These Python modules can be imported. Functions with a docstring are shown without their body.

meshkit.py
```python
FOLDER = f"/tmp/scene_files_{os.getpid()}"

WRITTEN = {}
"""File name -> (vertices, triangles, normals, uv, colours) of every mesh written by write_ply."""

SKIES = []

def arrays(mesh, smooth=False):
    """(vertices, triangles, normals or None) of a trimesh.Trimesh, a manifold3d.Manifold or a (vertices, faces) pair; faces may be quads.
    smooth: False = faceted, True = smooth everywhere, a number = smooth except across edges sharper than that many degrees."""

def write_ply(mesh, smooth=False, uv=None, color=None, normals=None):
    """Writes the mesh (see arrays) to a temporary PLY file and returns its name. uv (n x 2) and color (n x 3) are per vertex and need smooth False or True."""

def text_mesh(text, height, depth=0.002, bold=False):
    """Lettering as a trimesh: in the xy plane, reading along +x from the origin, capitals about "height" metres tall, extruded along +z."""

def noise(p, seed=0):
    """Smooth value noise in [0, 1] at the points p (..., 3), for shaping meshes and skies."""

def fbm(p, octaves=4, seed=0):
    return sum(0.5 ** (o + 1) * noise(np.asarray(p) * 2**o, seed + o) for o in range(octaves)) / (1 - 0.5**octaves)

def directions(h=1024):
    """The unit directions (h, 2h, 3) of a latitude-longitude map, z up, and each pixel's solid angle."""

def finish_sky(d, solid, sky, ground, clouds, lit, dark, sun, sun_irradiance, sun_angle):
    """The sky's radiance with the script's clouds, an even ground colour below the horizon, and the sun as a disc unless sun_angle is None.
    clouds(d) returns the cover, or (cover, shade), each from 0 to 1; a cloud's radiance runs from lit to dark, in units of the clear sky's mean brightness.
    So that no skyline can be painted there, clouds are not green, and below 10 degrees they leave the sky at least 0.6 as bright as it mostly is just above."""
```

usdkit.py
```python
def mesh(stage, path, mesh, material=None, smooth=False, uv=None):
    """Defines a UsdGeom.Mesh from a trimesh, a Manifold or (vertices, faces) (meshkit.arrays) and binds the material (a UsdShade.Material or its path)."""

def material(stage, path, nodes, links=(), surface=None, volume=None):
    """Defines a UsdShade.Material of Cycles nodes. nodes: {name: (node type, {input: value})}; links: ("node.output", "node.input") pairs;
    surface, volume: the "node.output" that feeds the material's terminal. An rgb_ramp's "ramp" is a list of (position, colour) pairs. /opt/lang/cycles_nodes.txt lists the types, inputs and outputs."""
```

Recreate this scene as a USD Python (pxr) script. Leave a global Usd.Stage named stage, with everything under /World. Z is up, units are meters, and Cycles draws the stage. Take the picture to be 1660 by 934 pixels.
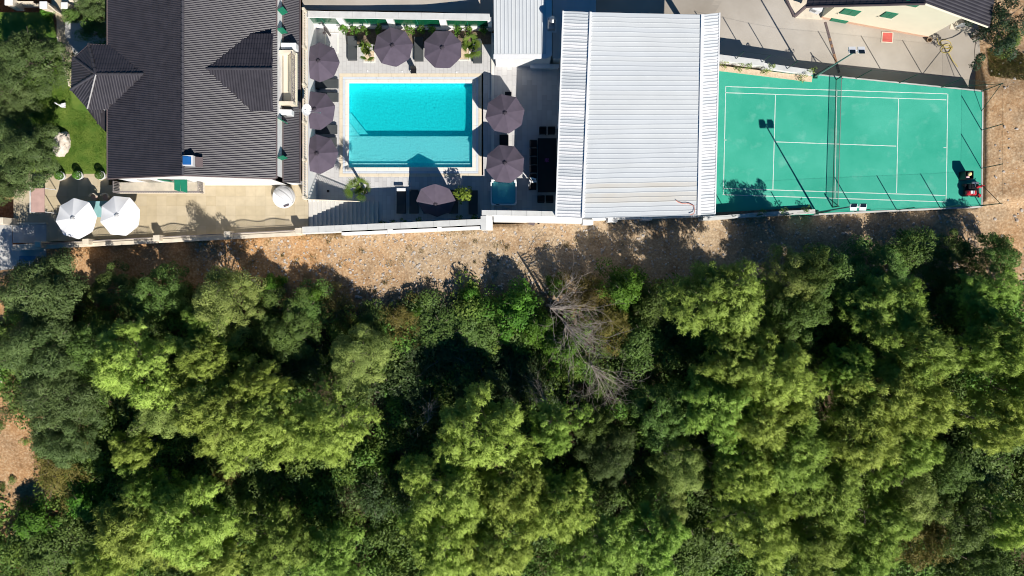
import math, random
import numpy as np
import trimesh, usdkit, meshkit
from shapely.geometry import Polygon, Point, box as sbox, LineString
from shapely import affinity, prepared
from pxr import Usd, UsdGeom, UsdLux, UsdShade, Gf, Sdf, Vt

stage = Usd.Stage.CreateInMemory()
UsdGeom.SetStageUpAxis(stage, UsdGeom.Tokens.z)
UsdGeom.SetStageMetersPerUnit(stage, 1.0)
UsdGeom.Xform.Define(stage, '/World')
UsdGeom.Scope.Define(stage, '/World/Looks')

# ------------------------------------------------------------------ camera, sky, sun, exposure
CAM_H = 64.55                       # metres above the tennis court (z = 0)
FPX, CX, CY = 1291.0, 830.0, 430.0  # focal length in photo pixels, point straight below the drone
cam = UsdGeom.Camera.Define(stage, '/World/drone_camera')
cam.AddTranslateOp().Set((0, 0, CAM_H))
cam.CreateHorizontalApertureAttr(36.0)
cam.CreateFocalLengthAttr(36.0 * FPX / 1660)
cam.CreateVerticalApertureOffsetAttr(-37.0 * 36 / 1660)
cam.CreateClippingRangeAttr((0.5, 2000.0))
cam.CreateExposureAttr(0.42)
SUN_EL = math.radians(41.5)
SUN_H = np.array([0.502, -0.865]); SUN_H /= np.linalg.norm(SUN_H)
SUN = np.array([SUN_H[0] * math.cos(SUN_EL), SUN_H[1] * math.cos(SUN_EL), math.sin(SUN_EL)])
sun = UsdLux.DistantLight.Define(stage, '/World/sun')
sun.CreateIntensityAttr(1.25); sun.CreateAngleAttr(0.5); sun.CreateColorAttr((1.0, 0.95, 0.875)); sun.CreateNormalizeAttr(True)
zax = SUN; xax = np.cross([0, 0, 1], zax); xax /= np.linalg.norm(xax); yax = np.cross(zax, xax)
sun.AddTransformOp().Set(Gf.Matrix4d(*xax, 0, *yax, 0, *zax, 0, 0, 0, 0, 1))
sky = UsdLux.DomeLight.Define(stage, '/World/sky')
sky.GetPrim().SetCustomDataByKey('kind', 'structure')
skym = usdkit.material(stage, '/World/Looks/sky_look', {
    's': ('sky_texture', {'sky_type': 'single_scattering', 'sun_disc': False, 'sun_elevation': SUN_EL, 'sun_rotation': math.atan2(SUN[0], SUN[1]), 'aerosol_density': 0.4, 'ozone_density': 3.0}),
    'h': ('hsv', {'hue': 0.5, 'saturation': 1.85, 'value': 0.9, 'fac': 1.0}), 'b': ('background_shader', {'strength': 0.05})}, [('s.color', 'h.color'), ('h.color', 'b.color')], surface='b.background')
UsdShade.MaterialBindingAPI.Apply(sky.GetPrim()).Bind(skym)

# ------------------------------------------------------------------ helpers
def S(z): return (CAM_H - z) / FPX
def P(px, py, z=0.0): return np.array([(px - CX) * S(z), (CY - py) * S(z), z])      # a measured picture point at a known height
def W(pts, z=0.0): return [tuple(P(x, y, z)[:2]) for x, y in pts]
def ray_plane(px, py, o, n):
    d = np.array([(px - CX) / FPX, (CY - py) / FPX, -1.0]); e = np.array([0, 0, CAM_H])
    return e + d * (np.dot(np.asarray(o) - e, n) / np.dot(d, n))

used = {}
def fresh(parent, name):
    k = (parent, name); i = used.get(k, -1) + 1; used[k] = i
    return name if i == 0 else f'{name}_{i:03d}'

class Thing:
    def __init__(s, name, label=None, cat=None, base=(0, 0, 0), rz=0.0, group=None, kind=None):
        s.base = np.array(base, float); s.kind_name = name; s.path = '/World/' + fresh('/World', name)
        x = UsdGeom.Xform.Define(stage, s.path); x.AddTranslateOp().Set(tuple(map(float, base)))
        if rz: x.AddRotateZOp().Set(math.degrees(rz))
        s.prim = x.GetPrim(); s.x = x
        for k, v in (('label', label), ('category', cat), ('group', group), ('kind', kind)):
            if v: s.prim.SetCustomDataByKey(k, v)
    def part(s, name, mesh, m, label=None, kind=None, smooth=False, parent=None, local=False, normals=None):
        pp = parent or s.path; path = pp + '/' + fresh(pp, name)
        v, f = vf(mesh)
        if not local: v = v - s.base
        p = usdkit.mesh(stage, path, trimesh.Trimesh(v, f, process=False), m, smooth).GetPrim()
        if normals is not None:
            g = UsdGeom.Mesh(p); g.CreateNormalsAttr(Vt.Vec3fArray.FromNumpy(np.asarray(normals, np.float32))); g.SetNormalsInterpolation('vertex')
        if label: p.SetCustomDataByKey('label', label)
        if kind: p.SetCustomDataByKey('kind', kind)
        return path
    def pieces(s, name, meshes, mats, limit=300, parent=None, local=False, key=None):
        """Alike pieces: each a part of its own up to the limit (those nearest the picture's middle), the rest joined."""
        if len(meshes) > limit:
            c = [np.asarray(vf(q)[0]).mean(0) for q in meshes]
            order = sorted(range(len(meshes)), key=key or (lambda i: c[i][0] ** 2 + c[i][1] ** 2))
        else: order = list(range(len(meshes)))
        mats = mats if isinstance(mats, list) else [mats]
        rng = random.Random(len(meshes))
        for i in order[:limit]: s.part(name, meshes[i], rng.choice(mats), parent=parent, local=local)
        rest = order[limit:]
        if rest: s.part(name + '_field', cat([meshes[i] for i in rest]), mats[0], kind='stuff', parent=parent, local=local)

def one(name, mesh, m, label=None, cat_=None, group=None, kind=None, smooth=False):
    path = '/World/' + fresh('/World', name)
    p = usdkit.mesh(stage, path, trimesh.Trimesh(*vf(mesh), process=False), m, smooth).GetPrim()
    for k, v in (('label', label), ('category', cat_), ('group', group), ('kind', kind)):
        if v: p.SetCustomDataByKey(k, v)
    return p

def copy_of(src, loc, rz=0.0, label=None, group=None, scale=None, cat_=None, lean=None):
    name = src.kind_name
    path = '/World/' + fresh('/World', name)
    x = UsdGeom.Xform.Define(stage, path); x.AddTranslateOp().Set(tuple(map(float, loc)))
    x.AddRotateZOp().Set(math.degrees(rz))
    if lean: x.AddRotateXOp().Set(lean)
    if scale is not None: x.AddScaleOp().Set(Gf.Vec3f(*map(float, scale)))
    p = x.GetPrim(); was = src.prim.GetCustomData()
    for k, v in (('label', label or was.get('label')), ('category', cat_ or was.get('category')), ('group', group or was.get('group'))):
        if v: p.SetCustomDataByKey(k, v)
    p.GetReferences().AddInternalReference(src.path); p.SetInstanceable(True)
    return p

def vf(m):
    if hasattr(m, 'vertices'): return np.asarray(m.vertices, float), np.asarray(m.faces, int)
    v, f = np.asarray(m[0], float), np.asarray(m[1], int)
    if f.shape[1] == 4: f = np.vstack([f[:, [0, 1, 2]], f[:, [0, 2, 3]]])
    return v, f
def cat(ms):
    vs, fs, n = [], [], 0
    for m in ms:
        v, f = vf(m); vs.append(v); fs.append(f + n); n += len(v)
    return np.vstack(vs), np.vstack(fs)
BOXF = np.array([[0, 2, 3, 1], [4, 5, 7, 6], [0, 1, 5, 4], [2, 6, 7, 3], [0, 4, 6, 2], [1, 3, 7, 5]])
def bx(x0, x1, y0, y1, z0, z1):
    return np.array([[x, y, z] for z in (z0, z1) for y in (y0, y1) for x in (x0, x1)], float), BOXF
def obox(c, size, rz=0.0, rx=0.0, ry=0.0):
    v, f = bx(*(q for s in size for q in (-s / 2, s / 2)))
    R = trimesh.transformations.euler_matrix(rx, ry, rz, 'sxyz')[:3, :3]
    return v @ R.T + np.asarray(c, float), f
def cbox(c, size, b=0.03, rz=0.0):
    """box with chamfered vertical and top edges"""
    sx, sy, sz = (q / 2 for q in size)
    ring = lambda ax, ay: [(-ax, -ay + b), (-ax + b, -ay), (ax - b, -ay), (ax, -ay + b), (ax, ay - b), (ax - b, ay), (-ax + b, ay), (-ax, ay - b)]
    lv = [[(x, y, -sz) for x, y in ring(sx, sy)], [(x, y, sz - b) for x, y in ring(sx, sy)], [(x * (sx - b) / sx, y * (sy - b) / sy, sz) for x, y in ring(sx, sy)]]
    v = np.array(sum(lv, []), float); f = []
    for k in range(2):
        for i in range(8):
            j = (i + 1) % 8; a = k * 8
            f += [[a + i, a + j, a + 8 + j], [a + i, a + 8 + j, a + 8 + i]]
    for i in range(1, 7): f += [[16, 16 + i, 16 + i + 1], [0, i + 1, i]]
    c_, s_ = math.cos(rz), math.sin(rz)
    v = v @ np.array([[c_, s_, 0], [-s_, c_, 0], [0, 0, 1]]) + np.asarray(c, float)
    return v, np.array(f)
def prism(poly, z0, z1):
    g = poly if isinstance(poly, Polygon) else Polygon(poly)
    if not g.is_valid: g = g.buffer(0)
    gs = getattr(g, 'geoms', [g]); out = []
    for q in gs:
        if q.area < 1e-6: continue
        m = trimesh.creation.extrude_polygon(q, z1 - z0, engine='earcut'); m.apply_translation([0, 0, z0]); out.append(m)
    return cat(out)
def sheet(poly, zf, edge=1.0):
    g = poly if isinstance(poly, Polygon) else Polygon(poly)
    v, f = trimesh.creation.triangulate_polygon(g, engine='earcut')
    v = np.column_stack([v, np.zeros(len(v))])
    v, f = trimesh.remesh.subdivide_to_size(v, f, edge, max_iter=14)
    a = np.cross(v[f[:, 1]] - v[f[:, 0]], v[f[:, 2]] - v[f[:, 0]])[:, 2]; f[a < 0] = f[a < 0][:, ::-1]
    v[:, 2] = zf(v[:, 0], v[:, 1]) if callable(zf) else zf
    return v, f
def tube(pts, r, n=6, cap=True):
    p = np.asarray(pts, float); r = np.broadcast_to(np.asarray(r, float), (len(p),))
    t = np.gradient(p, axis=0); t /= np.linalg.norm(t, axis=1, keepdims=True) + 1e-12
    ref = np.where(np.abs(t[:, 2:]) < 0.9, [[0, 0, 1.0]], [[1.0, 0, 0]])
    a = np.cross(t, ref); a /= np.linalg.norm(a, axis=1, keepdims=True) + 1e-12; b = np.cross(t, a)
    g = np.arange(n) * 2 * np.pi / n
    v = (p[:, None] + r[:, None, None] * (np.cos(g)[None, :, None] * a[:, None] + np.sin(g)[None, :, None] * b[:, None])).reshape(-1, 3)
    f = []
    for i in range(len(p) - 1):
        for j in range(n):
            k = (j + 1) % n; f += [[i * n + j, i * n + k, i * n + n + k], [i * n + j, i * n + n + k, i * n + n + j]]
    if cap:
        for j in range(1, n - 1): f += [[0, j + 1, j], [(len(p) - 1) * n, (len(p) - 1) * n + j, (len(p) - 1) * n + j + 1]]
    f = np.array(f)[:, ::-1]
    return v, f
def lathe(prof, n=20, c=(0, 0, 0)):
    m = trimesh.creation.revolve(np.array(prof, float), sections=n)
    return np.asarray(m.vertices) + np.asarray(c, float), np.asarray(m.faces)
def poly3(pts):
    """one flat 3D polygon, facing up, as a fan"""
    p = np.array(pts, float); n = len(p)
    f = np.array([[0, i, i + 1] for i in range(1, n - 1)])
    if np.cross(p[1] - p[0], p[2] - p[0])[2] < 0: f = f[:, ::-1]
    return p, f
def thick3(pts, t):
    """a flat 3D polygon given thickness t straight down"""
    p = np.array(pts, float); n = len(p)
    if np.cross(p[1] - p[0], p[2] - p[0])[2] < 0: p = p[::-1]
    v = np.vstack([p, p - [0, 0, t]])
    f = [[0, i, i + 1] for i in range(1, n - 1)] + [[n, n + i + 1, n + i] for i in range(1, n - 1)]
    for i in range(n):
        j = (i + 1) % n; f += [[i, n + i, n + j], [i, n + j, j]]
    return v, np.array(f)
def wallseg(a, b, th, z0, z1a, z1b=None):
    """wall from a to b (its left side is th thick), with a top that may slope"""
    z1b = z1a if z1b is None else z1b
    a, b = np.array(a[:2], float), np.array(b[:2], float); d = (b - a) / np.linalg.norm(b - a); n = np.array([-d[1], d[0]]) * th
    q = [a, b, b + n, a + n]; zt = [z1a, z1b, z1b, z1a]
    v = np.array([[*q[i], z0] for i in range(4)] + [[*q[i], zt[i]] for i in range(4)])
    f = np.array([[0, 3, 2, 1], [4, 5, 6, 7], [0, 1, 5, 4], [1, 2, 6, 5], [2, 3, 7, 6], [3, 0, 4, 7]])
    return vf((v, f))
def slabs(poly, sx, sy, z, th=0.05, gap=0.012, ang=0.0, brick=0.5, origin=(0, 0), seed=1, uneven=0.004):
    """paving cut to a polygon, each slab its own little block with recessed joints"""
    g = poly if hasattr(poly, 'area') else Polygon(poly)
    g = affinity.rotate(g, -ang, origin=origin); x0, y0, x1, y1 = g.bounds; pr = prepared.prep(g); rng = random.Random(seed); out = []
    ix0 = math.floor((x0 - origin[0]) / sx); iy0 = math.floor((y0 - origin[1]) / sy)
    for i in range(ix0, ix0 + int((x1 - x0) / sx) + 3):
        off = brick * sy * (i % 2)
        for j in range(iy0 - 1, iy0 + int((y1 - y0) / sy) + 3):
            c = sbox(origin[0] + i * sx + gap / 2, origin[1] + j * sy + off + gap / 2, origin[0] + (i + 1) * sx - gap / 2, origin[1] + (j + 1) * sy + off - gap / 2)
            if not pr.intersects(c): continue
            if not pr.contains(c):
                c = c.intersection(g)
                if c.area < 0.01: continue
            c = affinity.rotate(c, ang, origin=origin)
            for q in getattr(c, 'geoms', [c]):
                if isinstance(q, Polygon) and q.area > 0.008:
                    zt = z + rng.uniform(-uneven, uneven)
                    out.append(prism(q, z - th, zt))
    return out
def inst(poly3d, down, pu, pv, prof, lip, seed=0, inset=0.0):
    """tiles (u across, v down the slope) over a flat 3D polygon; returns little meshes"""
    p = np.array(poly3d, float); n = np.cross(p[1] - p[0], p[2] - p[0]); n /= np.linalg.norm(n); n = n if n[2] > 0 else -n
    d = np.array(down, float); d -= n * np.dot(d, n); d /= np.linalg.norm(d); a = np.cross(n, d)
    o = p[0]; uv = np.column_stack([(p - o) @ a, (p - o) @ d]); g = Polygon(uv)
    g = g.buffer(-inset) if inset else g; pr = prepared.prep(g)
    x0, y0, x1, y1 = g.bounds; out = []
    k = len(prof)
    for i in range(int((x1 - x0) / pu) + 1):
        for j in range(int((y1 - y0) / pv) + 1):
            u, v = x0 + i * pu, y0 + j * pv
            if not pr.contains(Point(u + pu / 2, v + pv / 2)): continue
            us = [u + q[0] * pu for q in prof]; hs = [q[1] for q in prof]
            vv = [o + a * us[m] + d * v + n * hs[m] for m in range(k)] + [o + a * us[m] + d * (v + pv) + n * (hs[m] + lip) for m in range(k)] + [o + a * us[m] + d * (v + pv) for m in range(k)]
            ff = []
            for m in range(k - 1):
                ff += [[m, k + m, k + m + 1], [m, k + m + 1, m + 1], [k + m, 2 * k + m, 2 * k + m + 1], [k + m, 2 * k + m + 1, k + m + 1]]
            out.append((np.array(vv), np.array(ff)))
    return out

# ------------------------------------------------------------------ materials
def M(name, col, col2=None, var=0.12, scale=2.0, rough=0.7, spec=0.3, bump=0.0, bscale=30.0, bdist=0.02, metallic=0.0, detail=5.0, rnd=0.0, island=0.0, sheen=0.0):
    c1 = tuple(q * (1 - var) for q in col) if col2 is None else col
    c2 = tuple(min(0.95, q * (1 + var)) for q in col) if col2 is None else col2
    N = {'geo': ('geometry', {}), 'n': ('noise_texture', {'scale': scale, 'detail': detail, 'roughness': 0.6}),
         'r': ('rgb_ramp', {'ramp': [(0.3, c1), (0.7, c2)]}),
         'p': ('principled_bsdf', {'roughness': rough, 'specular_ior_level': spec, 'metallic': metallic, 'sheen_weight': sheen})}
    L = [('geo.position', 'n.vector'), ('n.fac', 'r.fac')]
    src = 'r.color'
    if rnd or island:
        N['oi'] = ('object_info', {}); N['mr'] = ('map_range', {'from_min': 0.0, 'from_max': 1.0, 'to_min': 1 - (rnd or island), 'to_max': 1 + (rnd or island)})
        N['h'] = ('hsv', {'hue': 0.5, 'saturation': 1.0, 'fac': 1.0})
        L += [(('geo.random_per_island' if island else 'oi.random'), 'mr.value'), ('mr.result', 'h.value'), (src, 'h.color')]; src = 'h.color'
    L.append((src, 'p.base_color'))
    if bump:
        N['n2'] = ('noise_texture', {'scale': bscale, 'detail': 4.0}); N['b'] = ('bump', {'strength': bump, 'distance': bdist})
        L += [('geo.position', 'n2.vector'), ('n2.fac', 'b.height'), ('b.normal', 'p.normal')]
    return usdkit.material(stage, '/World/Looks/' + name, N, L, surface='p.BSDF')

def leafmat(name, lo, hi, trans=0.35, rnd=0.18, hue=0.012):
    N = {'geo': ('geometry', {}), 'oi': ('object_info', {}), 'n': ('noise_texture', {'scale': 0.9, 'detail': 3.0}),
         'ad': ('math', {'math_type': 'multiply_add', 'value2': 0.45, 'value3': 0.0}), 'ad2': ('math', {'math_type': 'add'}),
         'r': ('rgb_ramp', {'ramp': [(0.28, lo), (0.85, hi)]}),
         'mr': ('map_range', {'from_min': 0.0, 'from_max': 1.0, 'to_min': 1 - rnd, 'to_max': 1 + rnd}),
         'mh': ('map_range', {'from_min': 0.0, 'from_max': 1.0, 'to_min': 0.5 - hue, 'to_max': 0.5 + hue}),
         'h': ('hsv', {'hue': 0.5, 'saturation': 1.0, 'fac': 1.0}),
         'p': ('principled_bsdf', {'roughness': 0.55, 'specular_ior_level': 0.25}), 't': ('translucent_bsdf', {}),
         'mx': ('mix_closure', {'fac': trans})}
    L = [('geo.position', 'n.vector'), ('geo.random_per_island', 'ad.value1'), ('n.fac', 'ad.value3'), ('ad.value', 'r.fac'),
         ('oi.random', 'mr.value'), ('mr.result', 'h.value'), ('oi.random', 'mh.value'), ('mh.result', 'h.hue'), ('r.color', 'h.color'), ('h.color', 'p.base_color'), ('h.color', 't.color'),
         ('p.BSDF', 'mx.closure1'), ('t.BSDF', 'mx.closure2')]
    del N['ad2']
    return usdkit.material(stage, '/World/Looks/' + name, N, L, surface='mx.closure')

def lin(r, g, b):
    return tuple(((q / 255) / 12.92 if q / 255 <= 0.04045 else ((q / 255 + 0.055) / 1.055) ** 2.4) for q in (r, g, b))
white_plaster = M('white_plaster', (0.74, 0.73, 0.71), var=0.05, rough=0.8, bump=0.1)
cream_plaster = M('cream_plaster', (0.68, 0.625, 0.48), var=0.04, rough=0.8, scale=0.6)
cream_stone = M('cream_stone', (0.66, 0.58, 0.46), var=0.12, rough=0.8)
grey_coping = M('grey_coping', (0.55, 0.55, 0.53), var=0.1, rough=0.75, scale=1.5)
pale_concrete = M('pale_concrete', (0.5, 0.49, 0.46), var=0.16, rough=0.85, scale=1.2, bump=0.15)
joint_grey = M('joint_grey', (0.33, 0.31, 0.3), var=0.1, rough=0.9)
deck_a = M('deck_paver', (0.51, 0.5, 0.49), var=0.06, rough=0.7, scale=0.9, bump=0.05)
deck_b = M('deck_paver_pale', (0.545, 0.535, 0.525), var=0.06, rough=0.7, scale=0.9, bump=0.05)
deck_c = M('deck_paver_grey', (0.475, 0.465, 0.46), var=0.06, rough=0.7, scale=0.9, bump=0.05)
terrace_a = M('terrace_slab', (0.45, 0.375, 0.25), var=0.09, rough=0.7, scale=1.3)
terrace_b = M('terrace_slab_pale', (0.475, 0.4, 0.275), var=0.09, rough=0.7, scale=1.3)
terrace_joint = M('terrace_joint', (0.36, 0.29, 0.19), var=0.08, rough=0.8)
tile_dark = M('roof_tile', (0.062, 0.056, 0.066), var=0.22, rough=0.37, spec=0.55, scale=1.5, island=0.38)
roof_under = M('roof_underlay', (0.035, 0.031, 0.036), var=0.2, rough=0.6)
ridge_mat = M('ridge_tile', (0.055, 0.052, 0.06), var=0.15, rough=0.4, spec=0.5)
gutter_brown = M('gutter_brown', (0.13, 0.1, 0.1), var=0.1, rough=0.5)
green_shutter = M('green_shutter', (0.012, 0.16, 0.09), var=0.12, rough=0.5)
green_panel = M('green_panel', (0.004, 0.075, 0.035), var=0.2, rough=0.15, spec=0.6)
glass_dark = M('dark_glass', (0.01, 0.015, 0.02), var=0.2, rough=0.05, spec=0.8)
blue_glass = M('blue_glass', (0.02, 0.12, 0.35), var=0.1, rough=0.1, spec=0.7)
white_metal = M('white_metal', (0.72, 0.72, 0.72), var=0.04, rough=0.4, spec=0.4)
roof_white = M('roof_sheet', (0.565, 0.585, 0.59), var=0.05, rough=0.45, spec=0.4, scale=0.35)
roof_white_b = M('roof_sheet_cool', (0.55, 0.575, 0.59), var=0.05, rough=0.45, spec=0.4, scale=0.35)
roof_white_c = M('roof_sheet_stained', (0.57, 0.575, 0.56), (0.53, 0.49, 0.42), rough=0.5, scale=0.3, detail=4.0)
steel = M('steel', (0.4, 0.41, 0.42), var=0.15, rough=0.35, metallic=0.8)
iron_grey = M('iron_grey', (0.25, 0.22, 0.21), var=0.1, rough=0.5)
iron_dark = M('iron_dark', (0.06, 0.05, 0.05), var=0.2, rough=0.5)
green_metal = M('green_post', (0.008, 0.05, 0.035), var=0.2, rough=0.45)
pole_green = M('pole_green', (0.13, 0.24, 0.2), var=0.1, rough=0.45)
parasol_grey = M('parasol_cloth', (0.09, 0.074, 0.1), var=0.1, rough=0.9, spec=0.1, bump=0.06, bscale=60, sheen=0.2, rnd=0.12)
parasol_white = M('parasol_white_cloth', (0.84, 0.84, 0.84), var=0.03, rough=0.9, spec=0.1)
fabric_grey = M('lounger_fabric', (0.062, 0.068, 0.072), var=0.1, rough=0.9, spec=0.1)
wicker = M('dark_wicker', (0.016, 0.014, 0.015), var=0.3, rough=0.6, bump=0.3, bscale=90)
black_plastic = M('black_plastic', (0.012, 0.012, 0.014), var=0.2, rough=0.4)
towel_white = M('towel', (0.7, 0.7, 0.7), var=0.05, rough=0.95)
court_green = M('court_paint', (0.03, 0.345, 0.235), (0.075, 0.43, 0.315), rough=0.75, scale=0.45, detail=7.0)
line_white = M('line_paint', (0.5, 0.62, 0.55), (0.76, 0.79, 0.76), rough=0.75, scale=2.2)
road_mat = M('road_concrete', (0.31, 0.27, 0.22), (0.47, 0.43, 0.375), rough=0.9, scale=0.16, detail=9.0, bump=0.12, bscale=12)
gravel_bed = M('bed_gravel', (0.5, 0.38, 0.25), (0.68, 0.55, 0.4), rough=0.95, scale=9.0, bump=0.5)
soil = M('bed_soil', (0.12, 0.085, 0.06), (0.24, 0.18, 0.13), rough=0.95, scale=5.0, bump=0.5)
lawn_mat = M('lawn_ground', (0.05, 0.125, 0.012), (0.17, 0.225, 0.04), rough=0.95, scale=0.9, detail=9.0, bump=0.5, bscale=25)
coping_white = M('pool_coping', (0.72, 0.69, 0.62), var=0.04, rough=0.6)
coping_beige = M('pool_beige_edge', (0.66, 0.57, 0.43), var=0.06, rough=0.7)
grate_blue = M('gutter_grate', (0.55, 0.59, 0.64), var=0.04, rough=0.5)
pool_tile = M('pool_plaster', (0.8, 0.83, 0.83), (0.94, 0.95, 0.95), rough=0.6, scale=7.0, detail=7.0)
stair_stone = M('stair_stone', (0.56, 0.54, 0.5), var=0.05, rough=0.7, scale=1.5)
bark = M('bark', (0.19, 0.155, 0.125), var=0.35, rough=0.95, scale=4.0, bump=0.4)
dead_wood = M('dead_wood', (0.18, 0.135, 0.11), (0.43, 0.385, 0.335), rough=0.9, scale=3.0)
stone_pale = M('lane_stone', (0.42, 0.35, 0.29), (0.7, 0.65, 0.59), rough=0.95, scale=1.3, island=0.25)
boulder_mat = M('boulder_stone', (0.5, 0.42, 0.34), (0.68, 0.62, 0.55), rough=0.95, scale=2.5, bump=0.7, bscale=6, bdist=0.1)

# ------------------------------------------------------------------ ground
WALL_LINE = np.array([W([(-60, 402)])[0], W([(0, 402)])[0], W([(490, 380)])[0], W([(782, 370)])[0], W([(950, 352)])[0], W([(1155, 348)])[0], W([(1592, 337)])[0], W([(1700, 335)])[0]])
def wall_y(x): return np.interp(x, WALL_LINE[:, 0], WALL_LINE[:, 1])
def smooth(a, b, x): t = np.clip((x - a) / (b - a), 0, 1); return t * t * (3 - 2 * t)
def earth_z(x, y):
    x, y = np.broadcast_arrays(np.asarray(x, float), np.asarray(y, float))
    n = meshkit.fbm(np.stack([x * 0.35, y * 0.35, 0 * x], -1), 4, 3) - 0.5
    n2 = meshkit.fbm(np.stack([x * 1.9, y * 1.9, 0 * x], -1), 3, 8) - 0.5
    south = -0.8 + 0.16 * n + 0.1 * n2 - 3.2 * smooth(-1.5, -26, y) - 0.5 * n * smooth(-3, -9, y)
    north = np.full_like(x, -2.95)
    north = np.where((x > -15.5) & (x < -2) & (y > 6.5) & (y < 17.5), -6.0, north)
    east = -0.2 - 1.4 * smooth(13.5, 19, y) + 0.35 * n + 0.1 * n2 + 0.5 * smooth(39, 46, x)
    k = smooth(38.15, 38.5, x)
    north = np.where(x > 30, north * (1 - k) + east * k, north)
    west = 0.0 + 0.2 * n
    kw = smooth(-44.5, -45.2, x); north = north * (1 - kw) + west * kw
    s = smooth(0.2, 0.5, y - wall_y(x))
    e2 = smooth(38.3, 41, x)   # the lane and the eastern bank run into each other
    return south * (1 - s) + north * s
def grid_axis(lo, hi, step, far):
    inner = np.arange(lo, hi + 1e-6, step); return np.concatenate([[lo - far, lo - far / 3, lo - far / 12], inner, [hi + far / 12, hi + far / 3, hi + far]])
gx, gy = grid_axis(-48, 48, 0.33, 300), grid_axis(-31, 33, 0.33, 300)
X, Y = np.meshgrid(gx, gy); Z = earth_z(X, Y)
nx, ny = len(gx), len(gy); idx = np.arange(nx * ny).reshape(ny, nx)
q = np.stack([idx[:-1, :-1], idx[:-1, 1:], idx[1:, 1:], idx[1:, :-1]], -1).reshape(-1, 4)
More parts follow.
